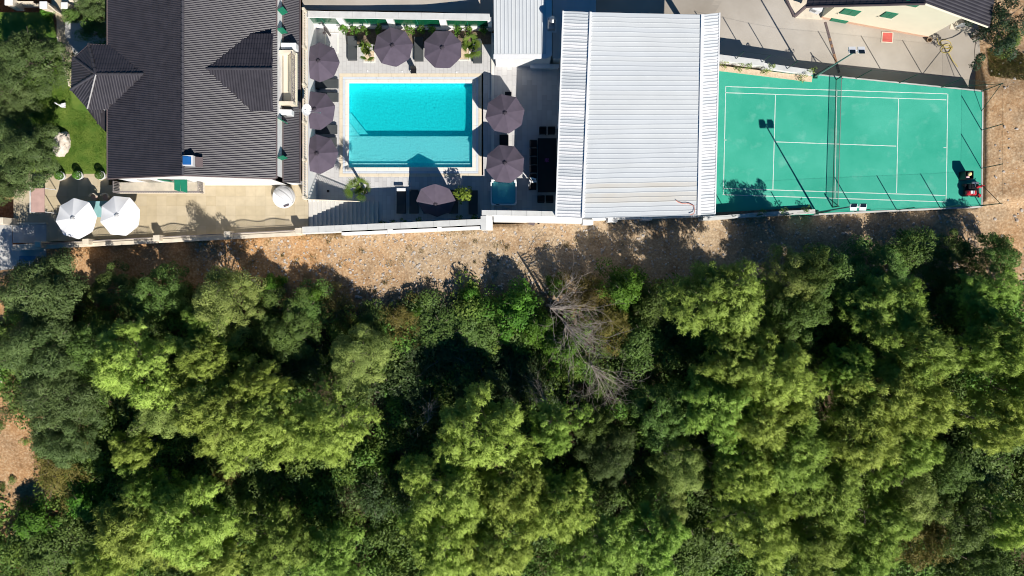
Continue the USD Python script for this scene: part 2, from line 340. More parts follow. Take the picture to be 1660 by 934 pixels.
earth_look = usdkit.material(stage, '/World/Looks/earth', {
    'geo': ('geometry', {}), 'xyz': ('separate_xyz', {}),
    'big': ('noise_texture', {'scale': 0.32, 'detail': 6.0}), 'fine': ('noise_texture', {'scale': 5.0, 'detail': 8.0, 'roughness': 0.7}), 'speck': ('voronoi_texture', {'scale': 5.5}),
    'mx': ('map_range', {'from_min': -17.0, 'from_max': -5.0, 'to_min': -0.3, 'to_max': 0.5, 'clamp': True}),
    'ax': ('math', {'math_type': 'multiply_add', 'value2': 1.7, 'value3': 0.0}), 'me': ('map_range', {'from_min': 36.0, 'from_max': 40.0, 'to_min': 0.4, 'to_max': 0.8, 'clamp': True}), 'axo': ('math', {'math_type': 'subtract', 'use_clamp': True}),
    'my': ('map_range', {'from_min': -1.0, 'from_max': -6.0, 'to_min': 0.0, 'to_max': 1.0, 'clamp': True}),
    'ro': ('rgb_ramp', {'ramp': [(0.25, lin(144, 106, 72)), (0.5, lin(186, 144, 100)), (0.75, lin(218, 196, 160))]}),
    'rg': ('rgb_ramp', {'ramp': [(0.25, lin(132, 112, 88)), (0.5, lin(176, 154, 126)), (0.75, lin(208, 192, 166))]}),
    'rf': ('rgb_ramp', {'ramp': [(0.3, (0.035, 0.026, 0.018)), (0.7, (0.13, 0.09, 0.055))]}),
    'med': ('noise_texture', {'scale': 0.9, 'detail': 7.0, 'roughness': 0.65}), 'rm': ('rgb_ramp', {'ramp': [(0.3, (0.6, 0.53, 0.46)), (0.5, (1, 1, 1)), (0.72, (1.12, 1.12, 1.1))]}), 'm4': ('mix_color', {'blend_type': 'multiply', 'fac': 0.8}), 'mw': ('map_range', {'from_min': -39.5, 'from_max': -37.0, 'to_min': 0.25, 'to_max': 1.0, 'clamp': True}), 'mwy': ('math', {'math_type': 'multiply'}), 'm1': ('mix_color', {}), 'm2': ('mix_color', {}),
    'sp': ('rgb_ramp', {'ramp': [(0.0, (1.3, 1.27, 1.23)), (0.25, (1.05, 1.04, 1.03)), (0.65, (0.85, 0.84, 0.83))]}), 'm3': ('mix_color', {'blend_type': 'multiply', 'fac': 0.8}),
    'bn': ('bump', {'strength': 0.6, 'distance': 0.06}), 'p': ('principled_bsdf', {'roughness': 0.95, 'specular_ior_level': 0.15})},
    [('geo.position', 'big.vector'), ('geo.position', 'fine.vector'), ('geo.position', 'speck.vector'), ('geo.position', 'xyz.vector'), ('xyz.x', 'mx.value'), ('xyz.y', 'my.value'),
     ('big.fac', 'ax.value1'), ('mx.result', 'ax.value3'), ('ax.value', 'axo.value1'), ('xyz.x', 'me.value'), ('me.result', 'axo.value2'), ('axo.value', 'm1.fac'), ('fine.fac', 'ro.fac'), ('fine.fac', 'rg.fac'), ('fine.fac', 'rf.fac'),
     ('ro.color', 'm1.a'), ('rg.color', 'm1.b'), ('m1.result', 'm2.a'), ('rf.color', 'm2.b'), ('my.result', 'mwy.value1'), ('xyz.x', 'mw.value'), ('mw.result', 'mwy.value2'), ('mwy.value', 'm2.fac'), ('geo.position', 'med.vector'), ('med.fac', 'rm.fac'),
     ('speck.distance', 'sp.fac'), ('m2.result', 'm3.a'), ('sp.color', 'm3.b'), ('m3.result', 'm4.a'), ('rm.color', 'm4.b'), ('m4.result', 'p.base_color'), ('fine.fac', 'bn.height'), ('bn.normal', 'p.normal')], surface='p.BSDF')
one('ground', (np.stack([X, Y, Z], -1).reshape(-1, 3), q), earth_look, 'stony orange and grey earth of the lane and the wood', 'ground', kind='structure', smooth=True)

def scatter_stones(name, n, region, seed, lo, hi, label):
    rng = np.random.default_rng(seed); ico = trimesh.creation.icosahedron(); V, F = np.asarray(ico.vertices), np.asarray(ico.faces)
    x = rng.uniform(region[0], region[1], n); y = rng.uniform(region[2], region[3], n); keep = y < wall_y(x) - 0.25 if region[1] < 38.4 else np.ones(n, bool)
    x, y = x[keep], y[keep]; n = len(x); z = earth_z(x, y); r = lo + (hi - lo) * rng.random(n) ** 4
    sc = r[:, None] * rng.uniform(0.6, 1.3, (n, 3)); sc[:, 2] *= 0.55; a = rng.uniform(0, 6.28, n)
    v = V[None] * sc[:, None, :] * rng.uniform(0.8, 1.2, (n, 12, 1)); c, s = np.cos(a)[:, None], np.sin(a)[:, None]
    v = np.stack([v[..., 0] * c - v[..., 1] * s, v[..., 0] * s + v[..., 1] * c, v[..., 2]], -1) + np.stack([x, y, z + r * 0.15], -1)[:, None]
    f = (F[None] + (np.arange(n) * 12)[:, None, None]).reshape(-1, 3)
    one(name, (v.reshape(-1, 3), f), stone_pale, label, 'stones', kind='stuff')
scatter_stones('lane_stones', 11000, (-26, 38.3, -4.5, 4.5), 4, 0.02, 0.13, 'pale loose stones scattered over the earth lane below the wall')
scatter_stones('bank_stones', 420, (38.5, 46, -4, 19), 5, 0.02, 0.16, 'pale loose stones on the bare bank east of the court')

def road_z(x, y=None): return np.interp(x, [-17, -12, -7, -2, 4, 12.5, 17, 36, 60], [0, -0.1, -0.35, -1.3, -2.3, -2.45, -1.6, -1.4, -1.3])
road_poly = Polygon([(-17, 20.7), (-2.0, 20.7), (-2.0, 19.4), (16.6, 19.4), (16.6, 16.3), (24, 15.4), (38.1, 14.2), (38.9, 16), (38.6, 20), (39.5, 26), (41, 60), (-46, 60), (-46, 21.9), (-34, 21.9), (-17, 21.5)])
one('driveway', sheet(road_poly, lambda x, y: road_z(x) + 0.02 * (meshkit.fbm(np.stack([x * .3, y * .3, 0 * x], -1), 3, 5) - .5), 1.0), road_mat, 'worn pale concrete driveway behind the pool and around the yellow house', 'driveway', kind='structure')
EW = 21.2
one('lawn', sheet(Polygon(W([(-60, 20), (84, 20), (92, 58), (114, 142), (130, 142), (130, 100), (176, 100), (176, 282), (0, 282), (-60, 300)], 0.05)), lambda x, y: 0.05 + 0.05 * (meshkit.fbm(np.stack([x, y, 0 * x], -1), 3, 2) - .5), 0.6), lawn_mat, 'mown green lawn left of the tiled villa', 'lawn', kind='structure')
def grass_blades(poly, n, z, seed, h=0.07, w=0.02):
    rng = np.random.default_rng(seed); g = Polygon(poly); x0, y0, x1, y1 = g.bounds
    p = rng.uniform([x0, y0], [x1, y1], (n * 2, 2)); import shapely
    p = p[shapely.contains_xy(g, p[:, 0], p[:, 1])][:n]; m = len(p); a = rng.uniform(0, 6.28, m); hh = h * rng.uniform(0.6, 1.4, m); lean = rng.normal(0, 0.03, (m, 2))
    zz = z(p[:, 0], p[:, 1]) if callable(z) else np.full(m, z); d = np.stack([np.cos(a), np.sin(a)], -1) * w
    v = np.stack([np.column_stack([p - d, zz]), np.column_stack([p + d, zz]), np.column_stack([p + lean, zz + hh])], 1).reshape(-1, 3)
    return v, np.arange(3 * m).reshape(-1, 3)
lawn_blade = leafmat('grass_blade', (0.07, 0.15, 0.016), (0.17, 0.27, 0.04), trans=0.25, rnd=0)
one('lawn_grass', grass_blades(W([(40, 60), (92, 62), (114, 146), (118, 176), (176, 190), (176, 279), (60, 279)], 0.05), 30000, 0.04, 7), lawn_blade, 'short green grass of the villa lawn', 'grass', kind='stuff')

# garden path and terrace
path_poly = Polygon(W([(80, -40), (106, -40), (100, 22), (105, 22), (105, 58), (117, 80), (117, 142), (114, 142), (92, 58), (92, 34), (84, 8)], 0.02))
T = Thing('garden_path', 'pale cream flagged path from the driveway gate along the lawn', 'path', kind='structure')
T.part('path_bed', prism(path_poly, -0.4, 0.0), terrace_joint)
T.pieces('flagstone', slabs(path_poly, 0.6, 0.6, 0.04, 0.06, seed=3), [terrace_a, terrace_b])
T.part('edging', wallseg(P(115, 140), P(96, 60), 0.14, -0.3, 0.14), cream_stone)
one('courtyard', prism(Polygon(W([(105, 34), (178, 34), (178, 74), (144, 74), (120, 92), (117, 80), (105, 58)], 0.0)), -1, 0.0), pale_concrete, 'shaded concrete courtyard between the garden path and the villa', 'courtyard', kind='structure')
T = Thing('terrace', 'beige tiled terrace in front of the villa', 'terrace', kind='structure')
terr = Polygon(W([(75, 363), (22, 363), (22, 282), (176, 282), (176, 300), (490, 300), (497, 322), (499.5, 330), (499.5, 372), (490, 374), (75, 392)]))
T.part('terrace_base', prism(terr, -2.9, -0.012), terrace_joint)
T.pieces('paving_slab', slabs(terr, 0.8, 0.8, 0.0, 0.05, 0.007, seed=11, brick=0), [terrace_a, terrace_b])
# pool deck: two levels, with the pool's hole
ZD, ZR, ZW = -2.5, -2.35, -2.62
hole = sbox(*(W([(550, 284)], ZD)[0]), *(W([(783, 119)], ZD)[0]))
deckL = Polygon([(-16.5, 2.6), (-1.72, 3.0), (-1.72, 20.0), (-16.5, 20.0)]).difference(hole)
deckR = Polygon([(-1.72, 3.0), (17.0, 4.4), (17.0, 19.0), (-1.72, 19.5)])
T = Thing('pool_deck', 'sunken light grey paved deck around the swimming pool', 'pool deck', kind='structure')
T.part('deck_base', prism(deckL, -3.4, ZD - 0.012), joint_grey)
deckp = slabs(deckL, 0.34, 0.78, ZD, 0.05, 0.012, seed=21)
T.pieces('paver', deckp, [deck_a, deck_b, deck_c])
T = Thing('dining_deck', 'raised grey paved deck between the pool and the white pavilion', 'deck', kind='structure')
T.part('deck_base', prism(deckR, -3.4, ZR - 0.012), joint_grey)
T.part('edge_kerb', bx(-1.74, -1.5, 3.4, 19.5, ZR - 0.02, ZR + 0.01), coping_white)
vis = Polygon([(-1.49, 3.4), (5.2, 3.8), (5.2, 17.8), (-1.49, 17.8)])
T.pieces('paver', slabs(vis, 0.42, 0.84, ZR, 0.05, 0.012, seed=22), [deck_a, deck_b, deck_c])

# swimming pool
x0, y0 = W([(566, 271.5)], ZW)[0]; x1, y1 = W([(765.5, 135)], ZW)[0]
T = Thing('swimming_pool', 'rectangular turquoise swimming pool with a shallow ledge', 'swimming pool', base=((x0 + x1) / 2, (y0 + y1) / 2, ZD))
ysh = P(0, 220, ZW)[1]; yst = P(0, 264, ZW)[1]
ZF, ZS = -3.58, -2.98
T.part('basin', cat([bx(x0 - .3, x1 + .3, y0 - .3, y1 + .3, ZF - .25, ZF), bx(x0 - .3, x0, y0, y1, ZF, ZD - .02), bx(x1, x1 + .3, y0, y1, ZF, ZD - .02), bx(x0 - .3, x1 + .3, y1, y1 + .3, ZF, ZD - .02), bx(x0 - .3, x1 + .3, y0 - .3, y0, ZF, ZD - .02)]), pool_tile)
T.part('shallow_ledge', bx(x0 + .002, x1 - .002, y0 + .002, ysh, ZF, ZS), pool_tile)
T.part('step', bx(x0 + .004, x1 - .004, y0 + .004, yst, ZS, ZS + .18), pool_tile)
c0 = P(566, 184, ZF)[1]; cA = P(601, 0, ZF)[0]
T.part('corner_step', prism([(x0 + .003, ysh), (cA, ysh), (x0 + .003, c0)], ZF, ZS - .22), pool_tile)
c1 = P(566, 202, ZF)[1]; cB = P(586, 0, ZF)[0]
T.part('corner_step', prism([(x0 + .005, ysh), (cB, ysh), (x0 + .005, c1)], ZS - .22, ZS - .06), pool_tile)
water = usdkit.material(stage, '/World/Looks/pool_water', {
    'geo': ('geometry', {}), 'n': ('noise_texture', {'scale': 7.0, 'detail': 3.0, 'distortion': 0.4}), 'b': ('bump', {'strength': 0.055, 'distance': 0.02}), 'f': ('fresnel', {'IOR': 1.33}),
    't': ('transparent_bsdf', {}), 'g': ('glossy_bsdf', {'roughness': 0.02, 'color': (0.9, 0.95, 1)}), 'm': ('mix_closure', {}), 'v': ('absorption_volume', {'color': (0.0, 0.995, 1.0), 'density': 1.6})},
    [('geo.position', 'n.vector'), ('n.fac', 'b.height'), ('b.normal', 'g.normal'), ('b.normal', 'f.normal'), ('f.fac', 'm.fac'), ('t.BSDF', 'm.closure1'), ('g.BSDF', 'm.closure2')], surface='m.closure', volume='v.volume')
nxw, nyw = 60, 42
wv = bx(x0 + .001, x1 - .001, y0 + .001, y1 - .001, ZF + .001, ZW)
T.part('water', wv, water)
def frame(hx0, hx1, hy0, hy1, w, z0, z1, step):
    out = []
    for (a0, a1, b0, b1, along) in ((hx0 - w, hx1 + w, hy1, hy1 + w, 0), (hx0 - w, hx1 + w, hy0 - w, hy0, 0), (hx0 - w, hx0, hy0, hy1, 1), (hx1, hx1 + w, hy0, hy1, 1)):
        L = (b1 - b0) if along else (a1 - a0); n = max(1, round(L / step))
        for i in range(n):
            if along: out.append(cbox(((a0 + a1) / 2, b0 + (i + .5) * L / n, (z0 + z1) / 2), (w - .006, L / n - .006, z1 - z0), .01))
            else: out.append(cbox((a0 + (i + .5) * L / n, (b0 + b1) / 2, (z0 + z1) / 2), (L / n - .006, w - .006, z1 - z0), .01))
    return out
T.pieces('coping_stone', frame(x0, x1, y0, y1, 0.32, ZD - .2, ZD + .012, 0.9), coping_white)
T.pieces('overflow_grate', frame(x0 - .32, x1 + .32, y0 - .32, y1 + .32, 0.2, ZD - .2, ZD - .004, 1.4), grate_blue)
hb = hole.bounds
T.pieces('edge_stone', [m for m in frame(x0 - .52, x1 + .52, y0 - .52, y1 + .52, min(x0 - .52 - hb[0], .3), ZD - .2, ZD + .008, 1.1)], coping_beige)

# ------------------------------------------------------------------ walls and stairs round the pool
ZT = 0.7
def wl(px, py, z=ZT): return P(px, py, z)
T = Thing('pool_wall', 'white south wall of the pool deck with a grey coping and slotted ledge', 'wall')
a, b = wl(490, 378), wl(783, 365)
# inner wall under the coping, slot, outer ledge
d = (b - a)[:2] / np.linalg.norm((b - a)[:2]); nrm = np.array([-d[1], d[0]])
L = np.linalg.norm((b - a)[:2])
T.part('wall_core', wallseg(a + [*nrm * 0.06, 0], b + [*nrm * 0.06, 0], 0.4, -3.4, ZT - 0.08), white_plaster)
n = 11
T.pieces('coping_slab', [wallseg(a + [*(d * L * i / n), 0] + [*(nrm * .02), 0], a + [*(d * (L * (i + 1) / n - .012)), 0] + [*(nrm * .02), 0], 0.48, ZT - 0.08, ZT) for i in range(n)], grey_coping)
for i, (s0, s1) in enumerate(((0.215, 0.47), (0.5, 0.745), (0.77, 0.985))):
    T.part('outer_ledge', wallseg(a + [*(d * L * s0 - nrm * .3), 0], a + [*(d * L * s1 - nrm * .3), 0], 0.23, -1.2, ZT - .14, ZT - .14), white_plaster)
for s0, s1 in ((0.0, 0.215), (0.47, 0.5), (0.745, 0.77), (0.985, 1.0)):
    T.part('outer_pier', wallseg(a + [*(d * L * s0 - nrm * (.31 if s0 else .04)), 0], a + [*(d * L * s1 - nrm * (.31 if s0 else .04)), 0], 0.31 if s0 else .05, -1.2, ZT - .1), white_plaster)
T = Thing('terrace_corner_wall', 'white jogged wall with grey coping beside the hot tub and pavilion', 'wall')
c0_, c1_ = wl(780, 373), wl(780, 341); e0, e1 = wl(781, 349), wl(950, 352)
T.part('wall_core', cat([bx(c0_[0], c0_[0] + .9, c0_[1] + .02, c1_[1] - .44, -3.4, ZT - .08), wallseg(wl(781, 350), wl(945, 354), 0.4, -3.4, ZT - .08)]), white_plaster)
T.pieces('coping_slab', [bx(c0_[0] - .03, c0_[0] + .42, c0_[1], c1_[1] - .46, ZT - .08, ZT + .005)] + [wallseg(e0 + (e1 - e0) * i / 7, e0 + (e1 - e0) * ((i + 1) / 7 - .002), 0.42, ZT - .08, ZT) for i in range(7)], grey_coping)
T.part('outer_ledge', wallseg(wl(800, 358.5), wl(945, 362), 0.46, -1.2, ZT - .15), white_plaster)

T = Thing('retaining_wall', 'white retaining wall west of the pool carrying the terrace balustrade', 'wall')
xa, xb = P(491.5, 0, ZT)[0], P(497.5, 0, ZT)[0]
yb, yt = P(0, 323, ZT)[1], P(0, 17, ZT)[1]
T.part('wall_core', bx(xa, xb, yb, yt, -3.4, ZT - .07), white_plaster)
T.pieces('coping_slab', [bx(xa + .3, xb + .05, yb + (yt - yb) * i / 14, yb + (yt - yb) * (i + 1) / 14 - .01, ZT - .07, ZT) for i in range(14)], cream_stone)
T = Thing('terrace_balustrade', 'long cream balustrade between the villa and the pool deck', 'balustrade', base=(xa, yb, 0))
xm = xa + .2
T.part('rail', bx(xm - .05, xm + .05, yb, yt, ZT + .72, ZT + .8), cream_stone)
T.part('baluster', cat([tube([(xm, yy, ZT - .06), (xm, yy, ZT + .25), (xm, yy, ZT + .72)], [.035, .055, .03], 6) for yy in np.arange(yb + .1, yt, 0.2)]), cream_stone, kind='stuff')
for yy in np.linspace(yb + .1, yt - .1, 6): T.part('post', cbox((xm, yy, ZT + .38), (.2, .2, .9), .02), cream_stone)

T = Thing('north_pool_wall', 'white wall north of the pool with dark green glazed openings', 'wall')
ya, yb2 = P(0, 27, ZT)[1], P(0, 16.5, ZT)[1]
xl, xr = P(497, 0, ZT)[0], P(794, 0, ZT)[0]
dy = P(0, 0, ZT)[1] - P(0, 5, ZT)[1]
def nw(x): return -dy * (x - xl) / (xr - xl)        # the wall runs slightly askew
def nseg(u0, u1, y_off0, th, z0, z1): return wallseg((u0, ya + nw(u0) + y_off0), (u1, ya + nw(u1) + y_off0), th, z0, z1)
T.pieces('coping_slab', [nseg(xl + (xr - xl) * i / 8, xl + (xr - xl) * (i + 1) / 8 - .012, -.03, .5, ZT - .09, ZT) for i in range(8)], grey_coping)
T.part('top_beam', nseg(xl, xr, .0, .4, 0.38, ZT - .09), white_plaster)
T.part('back_wall', nseg(xl, xr, .32, .1, -3.4, 0.38), white_plaster)
T.part('sill_wall', nseg(xl, xr, .0, .3, -3.4, -1.55), white_plaster)
piers = [(548, 558), (628, 639), (713, 724), (791, 797)]
for p0, p1 in piers: T.part('pier', nseg(P(p0, 0, -.5)[0], P(p1, 0, -.5)[0], -.02, .34, -2.6, 0.37), white_plaster)
edges = [P(497, 0, -.5)[0]] + [P(q, 0, -.5)[0] for pr_ in piers for q in pr_]
for k in range(4):
    u0, u1 = edges[2 * k], edges[2 * k + 1]; um = (u0 + u1) / 2
    T.part('green_pane', nseg(u0 + .02, um - .02, .12, .04, -1.55, 0.37), green_panel)
    T.part('green_pane', nseg(um + .02, u1 - .02, .12, .04, -1.55, 0.37), green_panel)
    T.part('mullion', nseg(um - .02, um + .02, .1, .07, -1.55, 0.37), green_shutter)
one('planting_bed', bx(-13.9, -1.75, 18.6, 19.9, -2.6, -2.42), soil, 'narrow soil bed with shrubs under the green glazed pool wall', 'flower bed', kind='structure')
one('wall_bed', prism(Polygon([(-10.9, 3.05), (-2.2, 3.55), (-2.2, 4.0), (-10.9, 3.5)]), -2.6, -2.44), soil, 'thin shaded soil bed along the inside of the south pool wall', 'flower bed', kind='structure')

T = Thing('stairs', 'pale stone stairs from the terrace down to the pool deck', 'stairs', base=(-16.5, 4, 0))
NS = 16
for i in range(NS):
    z = -(i + 1) * 2.5 / (NS + 1)
    X0 = P(499.5 + i * 7.05, 0, z)[0]; X1 = P(499.5 + (i + 1) * 7.05, 0, z)[0] + .03
    T.part('step', bx(X0, X1, 2.55 + i * .03, 5.35, z - .9, z + .001 * i), stair_stone)
T = Thing('stair_wall', 'low sloping balustrade wall beside the pool stairs', 'wall', base=(-16.5, 5.35, 0))
sa, sb = P(497, 325, ZT), P(577, 325, -1.4)
ys = P(0, 326, 0)[1]
T.part('wall_core', wallseg((xb - .05, ys), (-12.6, ys), .14, -3.4, ZT - .75, -2.2), white_plaster)
T.part('rail', tube([(xb - .05, ys + .07, ZT + .1), (-12.6, ys + .07, -1.35)], .045, 6), cream_stone)
T.part('baluster', cat([tube([(x, ys + .07, np.interp(x, [xb, -12.6], [ZT - .78, -2.22])), (x, ys + .07, np.interp(x, [xb, -12.6], [ZT + .1, -1.35]))], .028, 5) for x in np.arange(xb + .1, -12.6, .17)]), cream_stone, kind='stuff')

# terrace front wall with pillars and wavy iron railing
T = Thing('terrace_front_wall', 'cream terrace wall with square pillars and wavy iron railing along the lane', 'wall', base=P(260, 386))
fa, fb = P(20, 405, .35), P(490, 380.5, .35)
T.part('wall_core', wallseg(fa, fb, .42, -1.4, .35), cream_stone)
T.part('plinth_coping', wallseg(P(20, 406.5, .35), P(490, 382, .35), .3, .35, .41), cream_stone)
pill = [(70, 396.5), (146, 392), (259.5, 386), (373, 380), (487, 374.5)]
for x, y in pill: T.part('pillar', cbox(P(x, y, 0.35) + [0, -.02, 0], (.5, .5, 1.5), .03, .05), cream_stone)
for k in range(4):
    A, B = P(pill[k][0], pill[k][1], 0)[:2], P(pill[k + 1][0], pill[k + 1][1], 0)[:2]; A, B = A + (B - A) * .07, B - (B - A) * .07
    t = np.linspace(0, 1, 41); top = 1.0 + .1 * np.sin(t * 4 * np.pi - math.pi / 2)
    pts = np.column_stack([A[0] + (B - A)[0] * t, A[1] + (B - A)[1] * t + .02, top])
    T.part('railing_top', tube(pts, .03, 5), iron_grey)
    T.part('railing_bars', cat([tube([(*p[:2], .4), (*p[:2], p[2] + .1)], .019, 4) for p in pts[::1]]), iron_grey, kind='stuff')
    T.part('railing_base', tube([(*pts[0][:2], .5), (*pts[-1][:2], .5)], .025, 5), iron_grey)
T = Thing('garden_steps', 'shaded grey stone steps at the western end of the terrace', 'stairs', base=P(45, 380))
for i in range(6):
    z = -.12 * (i + 1); T.part('step', bx(*(P(75 - i * 9 - 9, 0, z)[0], P(75 - i * 9, 0, z)[0] + .02), P(0, 394, z)[1], P(0, 364, z)[1], z - .8, z), pale_concrete)
T.part('side_wall', bx(P(20, 0)[0], P(75, 0)[0], P(0, 363.5)[1], P(0, 361)[1], -1.2, .12), cream_stone)
T.part('end_pillar', cbox(P(9, 359, .8), (.95, .55, 2.2), .03), cream_stone)
one('paved_corner', sheet(Polygon(W([(-60, 362), (20, 362), (20, 404), (75, 398), (75, 430), (-60, 445)], -.75)), lambda x, y: -.76 + 0 * x, 1.0), pale_concrete, 'dappled concrete lane corner below the garden steps', 'pavement', kind='structure')
one('drain_cover', bx(*np.sort([P(31, 0, -.74)[0], P(64, 0, -.74)[0]]), P(0, 423, -.74)[1], P(0, 415, -.74)[1], -.76, -.72), M('blue_cover', (0.16, 0.24, 0.33), rough=0.6), 'bluish grey cover slab on the lane corner below the steps', 'cover')

# garden gate, pillars and balustrade at the top left
for k, (x, y, w, lab) in enumerate(((14, 2, 13, 'large cream gate pillar at the top left corner of the garden'), (70, 8, 12, 'square pale gate pillar on the lawn side of the garden gate'), (104, 9, 11, 'square pale gate pillar on the courtyard side of the garden gate'))):
    T = Thing('gate_pillar', lab, 'pillar', base=P(x, y, 0)); c = P(x, y, 1.5)
    T.part('shaft', cbox((c[0], c[1], .7), (w * S(1.5) * .92, w * S(1.5) * .92, 1.5), .03), cream_stone)
    T.part('cap', cbox((c[0], c[1], 1.49), (w * S(1.5), w * S(1.5), .1), .03), white_plaster)
def balus(name, a, b, label, h=.9):
    T = Thing(name, label, 'balustrade', base=a); a, b = np.array(a), np.array(b); L = np.linalg.norm(b - a); n = max(3, int(L / .22))
    T.part('rail', wallseg(a, b, .16, h - .1, h), cream_stone); T.part('base_course', wallseg(a, b, .2, -.3, .15), cream_stone)
    d = (b - a)[:2] / L; nn = np.array([-d[1], d[0]]) * .08
    T.part('baluster', cat([tube([(*((a + (b - a) * (i + .5) / n)[:2] + nn), .14), (*((a + (b - a) * (i + .5) / n)[:2] + nn), .4), (*((a + (b - a) * (i + .5) / n)[:2] + nn), h - .09)], [.035, .06, .035], 6) for i in range(n)]), cream_stone, kind='stuff')
balus('stone_balustrade', P(23, 4), P(31, 11), 'short slanting cream balustrade beside the top left gate pillar')
balus('stone_balustrade', P(32, 11), P(64, 11), 'cream balustrade between the two left gate pillars')
balus('stone_balustrade', P(110, 8), P(174, 11), 'cream balustrade running from the gate pillar to the villa')
T = Thing('garden_gate', 'open cream iron garden gate leaning beside the path', 'gate', base=P(77, 10))
ga, gb = P(76.5, 5, 1.0)[:2], P(92, 19, 1.0)[:2]
T.part('frame', cat([tube([(*ga, .12), (*gb, .12)], .04, 5), tube([(*ga, 1.3), (*gb, 1.05)], .05, 5), tube([(*ga, .1), (*ga, 1.3)], .045, 5), tube([(*gb, .1), (*gb, 1.05)], .045, 5)]), cream_stone)
T.part('scroll_bars', cat([tube([(*(ga + (gb - ga) * t), .12), (*(ga + (gb - ga) * min(1, t + .03)), .7), (*(ga + (gb - ga) * t), 1.15)], .02, 4) for t in np.linspace(.06, .94, 12)]), cream_stone)

# ------------------------------------------------------------------ the villa
VS, VN = 6.5, 27.0
XR, ZRD, XE, XW, ZE = -23.68, 7.2, -17.67, -30.2, 5.0
T = Thing('villa', 'large villa with dark grey tiled roof, white walls and green shutters', 'house', base=(-23.7, 12, 0))
PROF = [(0, 0.002), (.18, .022), (.36, .033), (.6, .033), (.8, .002), (1, .002)]
PU, PV, LIP = 0.132, 0.435, 0.016
yw = 6.47
T.part('wall', cat([wallseg((XW + .35, yw), (XR, yw), .3, 0, ZE - .02, ZRD - .12), wallseg((XR, yw), (XE - .13, yw), .3, 0, ZRD - .12, ZE - .02),
                    bx(XE - .43, XE - .13, yw, VN, 0, ZE - .03), bx(XW + .35, XW + .65, yw, VN, 0, ZE - .03), bx(XW + .5, XE - .4, VN - .3, VN, 0, ZE)]), white_plaster)
def up(pts, n=0.0): return [np.array(p) + [0, 0, n] for p in pts]
mainR = [np.array(p) for p in ((XR, VS, ZRD), (XE, VS, ZE), (XE, VN, ZE), (XR, VN, ZRD))]
mainL = [np.array(p) for p in ((XR, VS, ZRD), (XR, VN, ZRD), (XW, VN, ZE), (XW, VS, ZE))]
roof = T.part('roof', cat([thick3(mainR, .12), thick3(mainL, .12)]), roof_under)
tiles = inst(mainR, (1, 0, -.4), PU, PV, PROF, LIP) + inst(mainL, (-1, 0, -.4), PU, PV, PROF, LIP)
# dormer gable on the sunny slope
zd = 5.6; xv = XR + (ZRD - zd) / (ZRD - ZE) * (XE - XR); xt = XR + (ZRD - 6.66) / (ZRD - ZE) * (XE - XR)
A, B = np.array([xt, P(0, 112, 6.66)[1], 6.70]), P(441, 112, 6.70)
y_up, y_lo = P(0, 56, zd)[1], P(0, 178, zd)[1]; xg = P(442, 0, zd)[0]
dU = [A, B, np.array([xg, y_up, zd + .05]), np.array([xv, y_up, zd + .05])]; dL = [A, np.array([xv, y_lo, zd + .05]), np.array([xg, y_lo, zd + .05]), B]
T.part('dormer_roof', cat([thick3(dU, .1), thick3(dL, .1)]), roof_under)
tiles += inst(dU, (0, 1, -.35), PU * 1.5, PV, PROF, LIP) + inst(dL, (0, -1, -.35), PU * 1.5, PV, PROF, LIP)
gx_ = xg - .25
T.part('dormer_wall', (lambda v, f: (v, f))(*cat([wallseg((gx_, y_lo + .2), (gx_, A[1]), .2, 3.0, zd - .05, 6.5), wallseg((gx_, A[1]), (gx_, y_up - .2), .2, 3.0, 6.5, zd - .05)])), white_plaster)
# octagonal bay on the lawn side
ze = 5.0
ap, rr = P(156, 120.5, 6.1), P(233, 120.5, 6.1)
E = [P(x, y, ze + .03) for x, y in ((180, 73), (144.5, 72), (120, 94), (115.6, 145.6), (142.4, 175.6), (175.6, 175.6))]
bays = [([E[1], E[0], rr, ap], (0, 1, -.4)), ([E[2], E[1], ap], (-.65, .75, -.4)), ([E[3], E[2], ap], (-1, 0, -.4)), ([E[4], E[3], ap], (-.74, -.66, -.4)), ([E[5], E[4], ap, rr], (0, -1, -.4))]
T.part('bay_roof', cat([thick3(p, .1) for p, _ in bays]), roof_under)
for p, d in bays: tiles += inst(p, d, PU * 1.5, PV, PROF, LIP, inset=0.02)
T.part('bay_wall', prism([tuple(ap[:2] + (e[:2] - ap[:2]) * .88) for e in E[1:5]] + [(XW + .5, E[5][1] + .3), (XW + .5, E[0][1] - .3)], 0, ze - .02), white_plaster)
hips = [(ap, e) for e in E[1:5]] + [(ap, rr)]
for k, (p0, p1) in enumerate(hips):
    n = max(3, int(np.linalg.norm(p1 - p0) / .42))
    T.pieces('hip_tile', [tube([p0 + (p1 - p0) * i / n + [0, 0, .05], p0 + (p1 - p0) * (i + 1.06) / n + [0, 0, .07]], [.085, .11], 7) for i in range(n)], ridge_mat)
skirt = [P(146, 168, 2.9), P(172, 172, 2.9), P(171, 214, 2.5), P(161, 203, 2.5), P(140, 176, 2.5)]
T.part('porch_roof', thick3(up(skirt), .12), roof_under)
tiles += inst([P(141, 174, 2.85), P(166, 176, 2.85), P(163.5, 205, 2.45)], (0, -1, -.2), PU * 1.5, PV, PROF, LIP)
